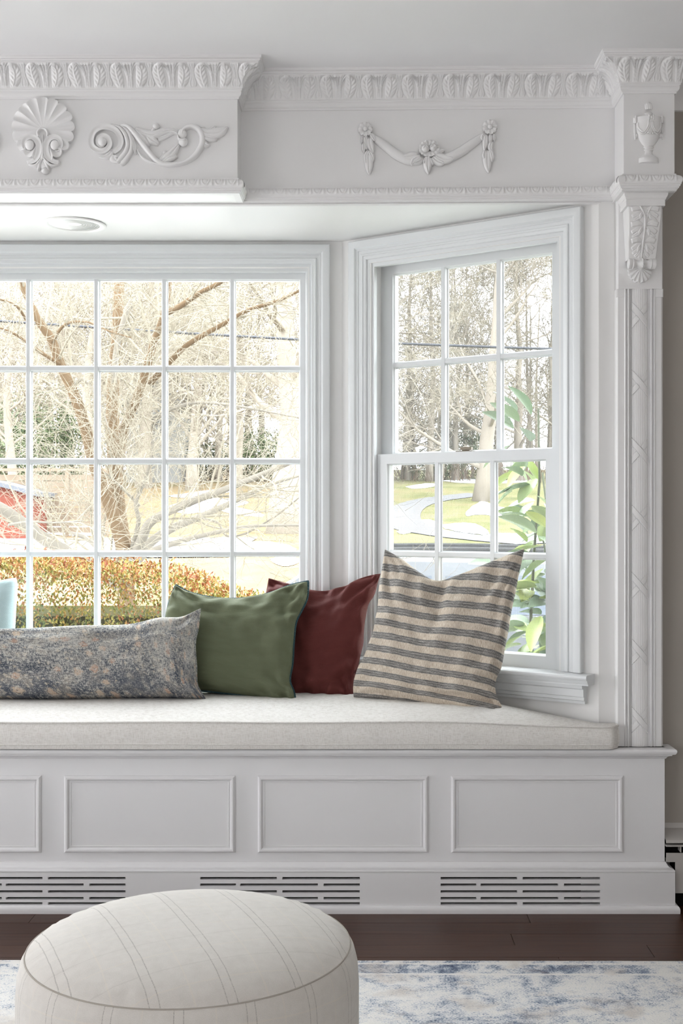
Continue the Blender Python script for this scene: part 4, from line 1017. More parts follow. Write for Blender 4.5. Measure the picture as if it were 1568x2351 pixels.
# ------------------------------------------------------------------ pillows
def coons(top, right, bottom, left):
    def samp(c, t):
        t = t*(len(c)-1); k = min(int(t), len(c)-2); return c[k].lerp(c[k+1], t-k)
    def S(s, t):   # s 0..1 left-right, t 0..1 top-bottom
        a = samp(top, s)*(1-t)+samp(bottom, s)*t; c = samp(left, t)*(1-s)+samp(right, t)*s
        d = top[0]*(1-s)*(1-t)+top[-1]*s*(1-t)+bottom[0]*(1-s)*t+bottom[-1]*s*t
        return a+c-d
    return S
def pillow(name, label, tl, tr, br, bl, top, right, bottom, left, yd, thick, m, piping=None, wr=0.004, N=64, seed=0.0, group=None, back=None, pw=0.42, folds=(), planar=False):
    # corners in photo pixels, yd = depth (Y) of the corners tl,tr,br,bl; edges: inner px points
    def edge(p, q, mid, yp, yq):
        pts = [p]+list(mid)+[q]; pts = cr(pts, 10); out = []
        for i, (x, y) in enumerate(pts):
            t = i/(len(pts)-1); out.append(P(x, y, lerp(yp, yq, t)))
        return out
    T = edge(tl, tr, top, yd[0], yd[1]); R = edge(tr, br, right, yd[1], yd[2]); B = edge(bl, br, bottom, yd[3], yd[2]); L = edge(tl, bl, left, yd[0], yd[3])
    S = coons(T, R, B, L)
    nrm = (S(0.9, 0.5)-S(0.1, 0.5)).cross(S(0.5, 0.1)-S(0.5, 0.9)).normalized()
    if nrm.y > 0: nrm = -nrm
    cb = (B[0]+B[-1])/2
    root = empty(name, (cb.x, cb.y, min(B[0].z, B[-1].z)), 0, label, 'pillow', group)
    def surf(sign):
        def fn(s, t):
            s = 0.5-0.5*math.cos(math.pi*s); t = 0.5-0.5*math.cos(math.pi*t)
            a, c = 2*s-1, 2*t-1
            f = max(0, (1-a*a))**pw*max(0, (1-c*c))**pw
            f *= 1+0.10*c     # heavier belly at the bottom
            p = S(s, t)
            edge_ = 1-max(abs(a), abs(c))
            ng = noise.noise(Vector((a*2.2+seed, c*2.2, sign)))*0.5+noise.noise(Vector((a*5+seed, c*5, sign+4)))*0.3
            # pull wrinkles along the edges
            wv = math.sin((a*13+2*ng)*1.3)*math.exp(-((1-abs(c))*6)**1.2)+math.sin((c*13+2*ng)*1.3)*math.exp(-((1-abs(a))*6)**1.2)
            for ca, cc_ in ((-1, -1), (1, -1), (1, 1), (-1, 1)):
                ra, rc = (a-ca)*0.5, (c-cc_)*0.5; rr_ = math.hypot(ra, rc)+1e-6; th_ = math.atan2(abs(rc), abs(ra))
                wv += 0.9*(abs(math.sin(th_*5.5+2.2*ng+seed+ca))-0.5)*math.exp(-(rr_*3.4)**2)*min(1, rr_*6)
            h = thick*f+(ng*wr*1.6+wv*wr*0.9)*min(1, edge_*8)
            for (fa, fc, ang, ln, wd, amp) in folds:
                da, dc = a-fa, c-fc; u = da*math.cos(ang)+dc*math.sin(ang); w = -da*math.sin(ang)+dc*math.cos(ang)
                if sign > 0: h -= amp*math.exp(-(w/wd)**2)*math.exp(-(u/ln)**2)*min(1, edge_*10)
            return p+nrm*sign*h
        return fn
    uvf = lambda s, t: (0.5-0.5*math.cos(math.pi*s), 0.5+0.5*math.cos(math.pi*t))
    if planar:
        ex = (B[-1]-B[0]); Wd = ex.length; ex.normalize(); ez = nrm.cross(ex)
        if ez.z < 0: ez = -ez
        Hh = (((T[0]+T[-1])/2)-cb).dot(ez); uv0 = uvf
        def uvf(s, t):
            s, t = uv0(s, t); p = S(s, 1-t)-B[0]
            return (p.dot(ex)/Wd, lerp(p.dot(ez)/Hh, t, 0.25)+0.055*s-0.022*math.sin(math.pi*s))
    b = MB(); b.grid(N, N, surf(1), uvf, flip=True); b.build('front_cover', m, root, smooth=True)
    b = MB(); b.grid(N, N, surf(-1), uvf); b.build('back_cover', back or m, root, smooth=True)
    if piping:
        loop = T+R[1:]+B[::-1][1:]+L[::-1][1:]
        MB().tube(loop+[loop[1]], 0.0042, 7, cap=False).build('piping', piping, root, smooth=True)
    return root
pillow('bolster_pillow', 'long lumbar pillow with a faded navy and terracotta oriental print', (-330, 1415), (461, 1397), (474, 1606), (-330, 1600),
       [(-280, 1440), (-150, 1448), (0, 1447), (160, 1440), (290, 1436), (370, 1420), (420, 1417)], [(456, 1440), (449, 1475), (452, 1530), (454, 1570)], [(-150, 1604), (100, 1605), (300, 1602), (430, 1604)], [(-318, 1500)],
       (0.24, 0.235, 0.165, 0.165), 0.068, M_PRINT, wr=0.014, N=72, seed=1.3, pw=0.36, folds=((0.93, 0.35, 0.6, 0.10, 0.05, 0.012), (0.9, -0.3, -0.6, 0.1, 0.05, 0.01)))
pillow('green_pillow', 'sage green velvet pillow with dark teal cord piping', (404, 1344), (707, 1335), (678, 1611), (366, 1582),
       [(440, 1362), (500, 1374), (560, 1374), (620, 1362), (665, 1345)], [(705, 1372), (692, 1402), (679, 1430), (674, 1475), (671, 1523), (665, 1562), (674, 1588)], [(450, 1584), (565, 1597), (640, 1609)], [(385, 1400), (372, 1500)],
       (0.375, 0.320, 0.190, 0.275), 0.064, M_GREEN, M_CORD, 0.017, seed=4.0, folds=((0.72, -0.35, 1.1, 0.35, 0.07, 0.007), (0.85, 0.15, 0.5, 0.2, 0.05, 0.006), (-0.5, -0.6, 0.5, 0.3, 0.08, 0.006)))
pillow('red_pillow', 'burgundy cotton pillow tucked behind the green pillow', (617, 1327), (874, 1317), (812, 1604), (585, 1602),
       [(680, 1345), (735, 1358), (790, 1348), (840, 1325)], [(858, 1360), (839, 1402), (833, 1460), (823, 1520), (812, 1562)], [(680, 1604), (750, 1606)], [(606, 1400), (592, 1500)],
       (0.445, 0.365, 0.255, 0.350), 0.058, M_RED, None, 0.022, seed=7.7, folds=((0.65, 0.62, -0.35, 0.5, 0.07, 0.012), (0.5, 0.35, -0.2, 0.5, 0.07, 0.008), (0.85, 0.85, 0.8, 0.2, 0.05, 0.012)))
pillow('striped_pillow', 'cream linen pillow with charcoal stripes and a chopped top edge', (884, 1261), (1204, 1259), (1151, 1638), (812, 1600),
       [(925, 1285), (965, 1315), (1005, 1334), (1050, 1322), (1110, 1298), (1165, 1275)], [(1188, 1331), (1176, 1387), (1164, 1451), (1151, 1519), (1137, 1560), (1137, 1592), (1151, 1622)], [(900, 1610), (1000, 1624), (1080, 1634)], [(873, 1340), (868, 1400), (860, 1445), (845, 1492), (825, 1534), (814, 1563)],
       (0.300, 0.130, 0.035, 0.195), 0.066, M_STRIPE, None, 0.015, N=84, seed=2.2, planar=True, folds=((0.55, 0.62, 0.10, 0.45, 0.055, 0.018), (0.0, -0.80, 1.57, 0.25, 0.08, 0.02), (0.8, 0.80, 0.2, 0.25, 0.05, 0.010), (-0.15, -0.8, 0.9, 0.3, 0.06, 0.008)))
pillow('aqua_pillow', 'pale aqua pillow behind the lumbar pillow, at the left edge', (-280, 1335), (37, 1327), (24, 1592), (-285, 1598),
       [(-180, 1352), (-80, 1352), (0, 1336)], [(38, 1345), (34, 1400), (29, 1500)], [(-130, 1598)], [(-275, 1450)],
       (0.40, 0.40, 0.30, 0.30), 0.068, M_TEAL, None, 0.003, seed=9.1)

# ------------------------------------------------------------------ ottoman
OZ = 0.405; ot = P(437, 2166, 0); 
oY = (CAMH-OZ)*FPX/(2166-VY)-CAMD
oc = P(437, 2166, oY); oR = 387*(CAMD+oY)/FPX
otto = empty('ottoman', (oc.x, oc.y, 0.0095), 0, 'round upholstered ottoman in pale windowpane-check wool', 'ottoman')
Rs = oR*0.945
side = [(oR*0.97, 0.0098), (oR*0.985, 0.10), (oR*1.0, 0.22), (oR*1.0, OZ-0.06), (oR*0.992, OZ-0.030), (oR*0.975, OZ-0.012), (Rs+0.002, OZ-0.001), (Rs-0.002, OZ)]
b = MB(); SG = 128
for i in range(SG+1):
    a = 2*math.pi*i/SG
    for j, (r_, h_) in enumerate(side):
        pk = 1+0.0012*noise.noise(Vector((math.cos(a)*9, math.sin(a)*9, h_*6)))
        b.vert((oc.x+r_*pk*math.cos(a), oc.y+r_*pk*math.sin(a), h_), (a*oR+0.02, h_+0.03*math.sin(a)))
m = len(side)
for i in range(SG):
    for j in range(m-1): b.f.append((i*m+j, (i+1)*m+j, (i+1)*m+j+1, i*m+j+1))
b.build('side_panel', M_PLAID, otto, smooth=True)
b = MB(); NR = 22
for i in range(SG+1):
    a = 2*math.pi*i/SG
    for j in range(NR+1):
        q = j/NR; r_ = Rs*q
        z = OZ+0.040*(1-q**3.2)**0.8+(0.0018*math.sin(a*46+3*noise.noise(Vector((math.cos(a)*4, math.sin(a)*4, 1))))*sstep(0.86, 0.95, q)*(1-sstep(0.97, 1, q)))
        x, y = r_*math.cos(a), r_*math.sin(a); ra = math.radians(-24)
        b.vert((oc.x+x, oc.y+y, z), (x*math.cos(ra)-y*math.sin(ra)+1.0, x*math.sin(ra)+y*math.cos(ra)+1.0))
for i in range(SG):
    for j in range(NR): b.f.append((i*(NR+1)+j, i*(NR+1)+j+1, (i+1)*(NR+1)+j+1, (i+1)*(NR+1)+j))
b.build('top_panel', M_PLAID, otto, smooth=True)
MB().tube([(oc.x+(Rs+0.001)*math.cos(2*math.pi*i/96), oc.y+(Rs+0.001)*math.sin(2*math.pi*i/96), OZ-0.0008) for i in range(97)], 0.0014, 6, cap=False).build('seam', M_SEAM, otto, smooth=True)

# ------------------------------------------------------------------ rug
rg = MB(); ny = 3
rg.grid(60, 40, lambda a, v: (-2.4+4.4*a, -2.9*(1-v), 0.0085+0.0006*noise.noise(Vector((a*40, v*30, 0)))))
rg.box((-2.4, -2.9, 0.0), (2.0, 0.0, 0.0080))
ro = rg.build('area_rug', M_RUG); ro.location = (0, -0.400, 0.0005); ro.rotation_euler = (0, 0, math.radians(-0.25))
tag(ro, 'ivory area rug with a distressed slate-blue pattern on the dark floor', 'rug')

# ------------------------------------------------------------------ baseboard heater
M_HEAT = paint('heater_enamel_shaded', (0.46, 0.44, 0.42), 0.4)  # white enamel greyed: shade beside the bench is put into the colour
ht = empty('baseboard_heater', (1.5, 0.02, 0), 0, 'white metal baseboard heater along the wall right of the window seat', 'heater')
hx0, hx1 = 0.8368, 2.15
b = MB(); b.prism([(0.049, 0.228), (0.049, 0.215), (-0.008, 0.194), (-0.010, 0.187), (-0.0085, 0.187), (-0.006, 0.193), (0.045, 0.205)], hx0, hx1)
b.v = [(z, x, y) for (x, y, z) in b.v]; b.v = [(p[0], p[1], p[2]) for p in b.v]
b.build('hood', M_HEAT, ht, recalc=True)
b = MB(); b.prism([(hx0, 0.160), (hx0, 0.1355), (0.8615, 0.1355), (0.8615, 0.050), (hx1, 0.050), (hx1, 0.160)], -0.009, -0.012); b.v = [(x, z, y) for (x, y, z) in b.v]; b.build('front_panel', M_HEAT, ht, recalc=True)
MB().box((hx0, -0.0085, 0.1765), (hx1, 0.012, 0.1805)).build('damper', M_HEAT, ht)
MB().box((0.8615, 0.030, 0.02), (hx1, 0.048, 0.205)).build('back_pan', M_BLACK, ht); MB().box((hx0, 0.030, 0.136), (0.861, 0.048, 0.205)).build('end_pan', M_BLACK, ht)
MB().box((0.8615, 0.0, 0.06), (hx1, 0.028, 0.15)).build('fin_element', M_BLACK, ht)
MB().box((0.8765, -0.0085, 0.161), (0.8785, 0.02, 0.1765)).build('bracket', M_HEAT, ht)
MB().box((0.8700, 0.034, 0.0), (hx1, 0.047, 0.02)).build('foot', M_BLACK, ht)

# ================================================================== OUTDOORS
TER = [(-10, -0.65), (20, -0.65), (30, -0.10), (45, 0.42), (60, 1.25), (80, 3.2), (140, 6.5), (400, 9)]
def tz(x, y):
    d = y+CAMD
    for (a, za), (c, zc_) in zip(TER, TER[1:]):
        if d <= c:
            return lerp(za, zc_, sstep(0, 1, (d-a)/(c-a))*0.35+0.65*max(0, (d-a)/(c-a)))
    return TER[-1][1]
def G(px, py, lift=0.0):
    # point of the terrain seen at a photo pixel
    d = 12.0
    while d < 300:
        p = P(px, py, d-CAMD)
        if p.z <= tz(p.x, p.y): break
        d += 0.2
    p.z = tz(p.x, p.y)+lift
    return p
def ground_mat():
    m, t, b = mat('winter_lawn', rough=0.95, spec=0.05)
    c = t.coord(); n1 = t.noise(c, 0.35, 4); n2 = t.noise(t.mapping(c, (1.2, 0.5, 1)), 1.0, 5, 0.65); n3 = t.noise(c, 9, 3)
    f = t.m('ADD', t.m('MULTIPLY', n1, 0.6), t.m('ADD', t.m('MULTIPLY', n2, 0.35), t.m('MULTIPLY', n3, 0.15)))
    tan = t.ramp(f, [(0.40, (0.085, 0.075, 0.034)), (0.50, (0.135, 0.105, 0.058)), (0.60, (0.175, 0.128, 0.075)), (0.72, (0.14, 0.09, 0.052))])
    grn = t.ramp(f, [(0.42, (0.085, 0.095, 0.036)), (0.52, (0.130, 0.130, 0.056)), (0.64, (0.170, 0.150, 0.078)), (0.76, (0.14, 0.10, 0.056))])
    x = t.xyz(c); side = t.m('DIVIDE', t.m('ADD', t.m('DIVIDE', x[0], t.m('MAXIMUM', x[1], 4.0)), 0.02), 0.06, clamp=True)   # the lawn east of the drive is greener
    t.set(b.inputs['Base Color'], t.mix(side, tan, grn))
    return m
M_LAWN = ground_mat()
M_SNOW, _, _ = mat('melting_snow', (0.78, 0.80, 0.83), 0.8, 0.2)
M_ASPH, _, _ = mat('grey_asphalt', (0.145, 0.145, 0.15), 0.9, 0.1)
def bark_mat(name, a, c):
    m, t, b = mat(name, rough=0.9, spec=0.1); co = t.coord()
    t.set(b.inputs['Base Color'], t.mix(t.noise(t.mapping(co, (5, 5, 1.5)), 2.0, 4), a, c)); t.set(b.inputs['Normal'], t.bump(t.noise(t.mapping(co, (40, 40, 9)), 1.0, 3), 0.5, 0.01))
    return m
M_BARK = bark_mat('brown_bark', (0.083, 0.051, 0.025), (0.143, 0.101, 0.064))
M_BARKG = bark_mat('grey_bark', (0.124, 0.113, 0.097), (0.207, 0.186, 0.156))
M_TWIG = bark_mat('pale_twigs', (0.190, 0.167, 0.129), (0.270, 0.244, 0.193))
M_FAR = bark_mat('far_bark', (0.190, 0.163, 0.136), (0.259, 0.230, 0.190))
# ground
b = MB(); xsn = 40; ysn = 400
def gfn(a, v):
    y = -14+10+0.66+ (v**2.2)*190; x = lerp(-90, 90, a)*(0.25+v*0.9); return (x, y, tz(x, y)-0.0)
b.grid(xsn, ysn, gfn)
b.grid(2, 2, lambda a, v: (lerp(-60, 60, a), lerp(-45, -5.52, v), -0.65)); b.grid(2, 2, lambda a, v: (lerp(-60, -3.75, a), lerp(-5.52, -3.0, v), -0.65))
tag(b.build('lawn', M_LAWN, smooth=True), kind='structure')
# snow patches and walkway, draped on the lawn
b = MB()
def blob(pts, lift=0.02):
    pts = cr([tuple(p) for p in pts]+[tuple(pts[0])], 5)[:-1]
    w = [G(x+random.uniform(-2, 2), y+random.uniform(-0.6, 0.6), lift) for x, y in pts]
    c = sum(w, Vector())/len(w); c.z = tz(c.x, c.y)+lift*1.6
    n = len(b.v); b.vert(c)
    for p in w: b.vert(p)
    k = len(w)
    for i in range(k): b.f.append((n, n+1+i, n+1+(i+1) % k))
blob([(1010, 1207), (1050, 1202), (1090, 1204), (1120, 1220), (1120, 1228), (1080, 1226), (1030, 1217)])
blob([(1068, 1180), (1088, 1160), (1110, 1152), (1130, 1160), (1170, 1170), (1200, 1180), (1150, 1186), (1100, 1182), (1075, 1186)])
blob([(955, 1196), (985, 1194), (1010, 1204), (1000, 1212), (965, 1208)])
blob([(1110, 1230), (1150, 1225), (1240, 1232), (1240, 1246), (1150, 1240)])
blob([(930, 1118), (975, 1111), (1000, 1112), (990, 1119), (950, 1122)])
blob([(1015, 1104), (1080, 1100), (1110, 1104), (1180, 1103), (1230, 1102), (1180, 1109), (1060, 1109)])
blob([(910, 1222), (930, 1215), (950, 1220), (925, 1228)])
blob([(90, 1215), (160, 1205), (235, 1208), (250, 1225), (200, 1232), (120, 1228)])
blob([(380, 1165), (430, 1150), (500, 1145), (560, 1150), (560, 1160), (480, 1175), (420, 1180)])
blob([(380, 1140), (440, 1132), (500, 1124), (540, 1128), (480, 1138), (430, 1144)])
blob([(500, 1172), (540, 1165), (600, 1180), (600, 1187), (540, 1182)])
blob([(440, 1262), (480, 1248), (560, 1246), (620, 1245), (680, 1262), (640, 1272), (520, 1270)])
blob([(620, 1285), (660, 1278), (690, 1290), (660, 1302), (630, 1296)])
blob([(100, 1262), (180, 1250), (230, 1240), (300, 1255), (240, 1275), (140, 1285)])
sn = b.build('snow', M_SNOW, smooth=True); tag(sn, 'melting snow lying in patches on the lawn outside', 'snow', kind='stuff')
b = MB(); wp = cr([(1100, 1135), (1040, 1142), (985, 1150), (945, 1162), (925, 1178), (922, 1196), (945, 1212), (1000, 1224), (1090, 1236), (1240, 1250)], 6)
cen = [G(x, y, 0.03) for x, y in wp]
for i, p in enumerate(cen):
    t_ = (cen[min(i+1, len(cen)-1)]-cen[max(i-1, 0)]); t_.z = 0; t_.normalize(); s_ = Vector((-t_.y, t_.x, 0))*0.9
    for q in (p+s_, p-s_): b.vert((q.x, q.y, tz(q.x, q.y)+0.03))
for i in range(len(cen)-1): b.f.append((2*i, 2*i+2, 2*i+3, 2*i+1))
tag(b.build('path', M_ASPH), kind='structure')
b = MB()
for i in range(13):
    x = -30+i*2.2
    for y in (26.0+i*0.25, 36+i*0.2): b.vert((x, y, tz(x, y)+0.03))
for i in range(12): b.f.append((2*i, 2*i+2, 2*i+3, 2*i+1))
tag(b.build('road', M_ASPH), kind='structure')
M_CONC, _, _ = mat('pale_concrete', (0.52, 0.52, 0.51), 0.9, 0.1)
MB().box((-9, 2.2, -0.66), (9, 12.0, -0.63)).build('driveway_bounce', M_CONC)['kind'] = 'structure'  # driveway widened and paled where unseen, to bounce light onto the soffit

# ---- bare trees
def grow(b, p, d, L, r, lev, rnd, sides=5, bend=0.25, up=0.1, kids=(5, 5, 4), tw=None, rmin=0.002):
    # curved limb with side shoots; lev counts down
    n = 6 if lev > 0 else 3
    pts = [p.copy()]; dirs = []
    q = p.copy(); dd = d.normalized()
    for i in range(n):
        dd = (dd+Vector((rnd.uniform(-1, 1), rnd.uniform(-1, 1), rnd.uniform(-1, 1)))*bend*0.5+Vector((0, 0, up))).normalized()
        q = q+dd*L/n; pts.append(q.copy()); dirs.append(dd.copy())
    rad = [r*(1-0.75*i/n) for i in range(n+1)]
    (b if (lev > 0 or tw is None) else tw).tube(pts, rad, sides if lev > 0 else 3, cap=False)
    if lev <= 0: return
    kn = kids[-lev] if lev <= len(kids) else kids[0]
    for k in range(kn):
        t = rnd.uniform(0.25, 1.0); i = min(int(t*n), n-1)
        base = pts[i].lerp(pts[i+1], t*n-i)
        ax = dirs[i].orthogonal().normalized(); ax.rotate(Matrix.Rotation(rnd.uniform(0, 2*math.pi), 3, dirs[i]))
        nd = (dirs[i]*rnd.uniform(0.5, 1.0)+ax*rnd.uniform(0.5, 1.1)).normalized()
        grow(b, base, nd, L*rnd.uniform(0.45, 0.75), max(rad[i]*rnd.uniform(0.35, 0.6), rmin), lev-1, rnd, max(3, sides-1), bend*1.2, up*0.6, kids, tw, rmin)
def limb(b, px, w, Y0, Y1, d):
    # limb through photo pixels; w in pixels, depth runs Y0..Y1
    pts = cr(px, 6); m = len(pts); out = []; rad = []
    for i, (x, y) in enumerate(pts):
        t = i/(m-1); p = P(x, y, lerp(Y0, Y1, t)); out.append(p); rad.append(0.5*lerp(w[0], w[1], t)*(CAMD+p.y)/FPX)
    b.tube(out, rad, 8, cap=True); return out, rad
def front_tree():
    rnd = random.Random(11)
    base = P(285, 1500, 5.0); r = empty('bare_tree', (base.x, base.y, -0.65), 0, 'bare spreading tree with low pale limbs just beyond the hedge', 'tree')
    tk = MB(); twg = MB(); tw2 = MB()
    D = 5.0
    specs = [
        ('trunk', [(285, 1640), (288, 1500), (290, 1380), (284, 1260), (272, 1180), (262, 1050), (258, 950), (262, 850), (270, 740), (274, 640), (280, 480)], (46, 20), D, D+0.5),
        ('limb', [(300, 1330), (268, 1205), (222, 1080), (195, 980), (170, 905), (140, 840), (118, 780), (88, 735), (62, 680), (42, 630), (10, 560)], (34, 12), D, D-0.3),
        ('limb', [(275, 1050), (285, 985), (312, 920), (335, 850), (352, 790), (375, 725), (388, 650), (400, 560)], (24, 11), D+0.1, D-0.4),
        ('limb', [(300, 1300), (325, 1240), (350, 1195), (440, 1152), (520, 1122), (600, 1090), (690, 1052), (780, 1020)], (26, 9), D, D-0.6),
        ('limb', [(300, 1310), (330, 1260), (385, 1218), (460, 1186), (540, 1150), (620, 1112), (710, 1085)], (26, 6), D, D+0.7),
        ('limb', [(300, 1320), (330, 1275), (400, 1247), (480, 1226), (560, 1210), (620, 1206), (700, 1206)], (17, 5), D, D-0.9),
        ('limb', [(270, 1340), (200, 1292), (130, 1256), (70, 1214), (0, 1165), (-90, 1130)], (36, 22), D, D-0.5),
        ('limb', [(268, 1330), (240, 1280), (205, 1240), (160, 1222)], (22, 6), D, D+0.4),
        ('limb', [(300, 1270), (318, 1200), (312, 1155), (330, 1110), (345, 1060), (352, 1010)], (12, 5), D, D-0.3),
        ('limb', [(318, 1160), (300, 1140), (270, 1110), (240, 1085)], (8, 3), D, D-0.3),
        ('limb', [(345, 880), (400, 820), (440, 785), (520, 740), (570, 712), (640, 690), (710, 655)], (15, 6), D, D-0.7),
        ('limb', [(378, 720), (410, 705), (460, 672), (510, 645), (560, 600)], (15, 8), D-0.3, D-0.9),
        ('limb', [(350, 960), (420, 930), (480, 925), (560, 935), (640, 950), (720, 965)], (9, 3), D, D-0.8),
        ('limb', [(165, 890), (190, 870), (215, 900), (235, 940), (250, 985)], (9, 4), D-0.1, D-0.4),
        ('limb', [(120, 785), (150, 745), (200, 740), (250, 760), (300, 775)], (8, 3), D-0.2, D-0.6),
        ('limb', [(135, 835), (80, 800), (30, 765), (-40, 740)], (9, 4), D-0.2, D-0.7),
        ('limb', [(60, 735), (40, 705), (10, 690), (-40, 680)], (7, 3), D-0.2, D-0.7),
        ('limb', [(20, 1205), (70, 1198), (130, 1200), (190, 1195)], (7, 3), D-0.5, D-0.9),
        ('limb', [(460, 1190), (500, 1200), (520, 1230), (560, 1226), (600, 1205), (640, 1180), (690, 1140)], (6, 3), D+0.3, D-0.2),
        ('limb', [(300, 700), (290, 720), (268, 800), (262, 880)], (16, 14), D+0.2, D+0.2),
    ]
    for nm, px, w, Y0, Y1 in specs:
        bb = MB(); out, rad = limb(bb, px, w, Y0, Y1, D)
        o = bb.build(nm, M_BARK if nm == 'trunk' or px[-1][1] < 800 else M_BARKG, r, smooth=True)
        m = len(out)
        for k in range(10):
            i = rnd.randrange(m//4, m-1); t_ = (out[i+1]-out[i]).normalized()
            ax = t_.orthogonal().normalized(); ax.rotate(Matrix.Rotation(rnd.uniform(0, 6.28), 3, t_))
            nd = t_*rnd.uniform(0.3, 1)+ax*rnd.uniform(0.4, 1)+Vector((0, 0, 0.2))
            grow(twg, out[i], nd, rnd.uniform(0.35, 1.0), max(0.0035, min(0.010, rad[i]*0.4)), 2, rnd, 5, 0.45, 0.03, (5, 6, 5), tw2)
    o = twg.build('branches', M_TWIG, r, smooth=True); o['kind'] = 'stuff'
    o = tw2.build('twigs', M_TWIG, r, smooth=True); o['kind'] = 'stuff'
front_tree()
def far_tree(px, py, H, rad, seed, label, kids=(7, 6, 6), tm=None, lean=0.0):
    rnd = random.Random(seed); g = G(px, py); r = empty('bare_tree', g, 0, label, 'tree', 'bare winter trees beyond the lawn')
    tk = MB(); br = MB(); tw = MB(); n = 9; pts = []; q = g.copy(); q.z -= 0.3
    for i in range(n+1):
        pts.append(q.copy()); q = q+Vector((rnd.uniform(-0.2, 0.2)+lean, rnd.uniform(-0.2, 0.2), H/n))
    rr = [rad*(1.35 if i == 0 else 1)*(1-0.8*i/n) for i in range(n+1)]
    tk.tube(pts, rr, 9); tk.build('trunk', tm or M_FAR, r, smooth=True)
    for k in range(13):
        i = rnd.randrange(1, n); a = rnd.uniform(0, 6.28)
        grow(br, pts[i].lerp(pts[i+1], rnd.random()), Vector((math.cos(a), math.sin(a), rnd.uniform(0.2, 1.1))), H*rnd.uniform(0.22, 0.45), rr[i]*0.42, 3, rnd, 4, 0.35, 0.06, kids, tw, 0.020)
    o = br.build('branches', M_FAR, r, smooth=True); o['kind'] = 'stuff'
    o = tw.build('twigs', M_TWIG, r); o['kind'] = 'stuff'
FT = [(30, 1150, 15, 0.30, 'far bare tree above the red shed'), (160, 1110, 17, 0.42, 'far bare tree behind the wooden fence'), (215, 1185, 14, 0.28, 'bare tree standing right of the fence end'),
      (330, 1120, 19, 0.45, 'far bare tree in front of the white house'), (440, 1125, 18, 0.35, 'far bare tree behind the low snow bank'), (545, 1115, 17, 0.32, 'far bare tree beyond the evergreen shrubs'),
      (655, 1225, 15, 0.62, 'thick pale bare tree at the right side of the picture window'), (930, 1100, 18, 0.36, 'far bare tree in the left column of the angled window'), (985, 1105, 19, 0.30, 'slender far bare tree left of the ivy tree'),
      (1108, 1150, 16, 0.50, 'stout bare tree on the lawn in the angled window'), (1195, 1104, 19, 0.36, 'far bare tree behind the laurel'), (870, 1108, 17, 0.3, 'far bare tree hidden behind the bay corner'),
      (1045, 1103, 17, 0.28, 'far bare tree above the low evergreen in the angled window'), (1150, 1101, 18, 0.30, 'far bare tree between the stout tree and the laurel'), (1270, 1102, 18, 0.30, 'far bare tree at the right edge of the angled window'),
      (100, 1106, 18, 0.30, 'far bare tree at the left, behind the broad evergreen'), (260, 1106, 18, 0.30, 'far bare tree just left of the white house'), (395, 1104, 18, 0.30, 'far bare tree just right of the white house'), (500, 1106, 17, 0.28, 'far bare tree above the evergreen clump'), (610, 1104, 18, 0.30, 'far bare tree behind the low evergreen')]
for i, (px, py, H, rd, lb) in enumerate(FT): far_tree(px, py, H, rd, 30+i, lb, lean=(0.22 if px == 1108 else 0.0))
# ---- evergreens
def leaf_mat(name, stops, trans=0.25):
    m, t, b = mat(name, rough=0.5, spec=0.35)
    at = t.add('ShaderNodeAttribute', attribute_name='tint').outputs['Fac']
    t.set(b.inputs['Base Color'], t.ramp(at, stops))
    return m
M_EVG = leaf_mat('evergreen_leaves', [(0, (0.034, 0.055, 0.023)), (0.5, (0.076, 0.106, 0.041)), (1, (0.152, 0.177, 0.083))])
def quad(b, p, n, up, L, Wd, tint, fold=0.25):
    n = n.normalized(); s = n.cross(up)
    if s.length < 1e-4: s = n.orthogonal()
    s.normalize(); u = s.cross(n).normalized(); k = len(b.v)
    for q in (p, p+u*L*0.5+s*Wd*0.5+n*fold*Wd, p+u*L, p+u*L*0.5-s*Wd*0.5+n*fold*Wd): b.vert(q)
    b.f.append((k, k+1, k+2)); b.f.append((k, k+2, k+3)); b.at += [tint, tint]
def rv(r): 
    v = Vector((r.gauss(0, 1), r.gauss(0, 1), r.gauss(0, 1))); return v.normalized()
def evergreen(px, py, H, R, n, seed, label, leaf=0.22, name='evergreen_shrub'):
    rnd = random.Random(seed); g = G(px, py); r = empty(name, g, 0, label, 'evergreen', 'evergreens beyond the lawn')
    MB().tube([g, g+Vector((0, 0, H*0.9))], [0.15, 0.03], 6).build('trunk', M_FAR, r)
    b = MB()
    for i in range(n):
        d = rv(rnd); s = rnd.random()**0.4
        p = g+Vector((d.x*R*s, d.y*R*s, H*0.5+d.z*H*0.5*s)); p += Vector((noise.noise(p*0.8), noise.noise(p*0.8+Vector((9, 0, 0))), 0))*R*0.25
        quad(b, p, (d+rv(rnd)*0.9), rv(rnd), leaf*rnd.uniform(0.6, 1.3), leaf*0.6, min(1, max(0, rnd.gauss(0.45, 0.25))))
    o = b.build('foliage', M_EVG, r); o['kind'] = 'stuff'
evergreen(120, 1112, 6.8, 4.6, 7000, 1, 'broad evergreen behind the wooden fence at the left', 0.24)
evergreen(20, 1110, 5.6, 3.2, 4500, 2, 'evergreen above the red shed at the far left', 0.24)
evergreen(600, 1105, 4.2, 3.0, 4500, 3, 'low evergreen beyond the snow bank right of the picture window', 0.22)
evergreen(470, 1104, 3.4, 2.6, 3600, 4, 'evergreen clump beyond the snow bank, left of its neighbour', 0.22)
evergreen(1085, 1100, 5.6, 2.0, 4200, 5, 'ivy-dark evergreen in the middle column of the angled window', 0.20)
evergreen(1000, 1102, 2.6, 2.6, 3000, 6, 'low evergreen shrub left of the ivy-dark evergreen', 0.20)
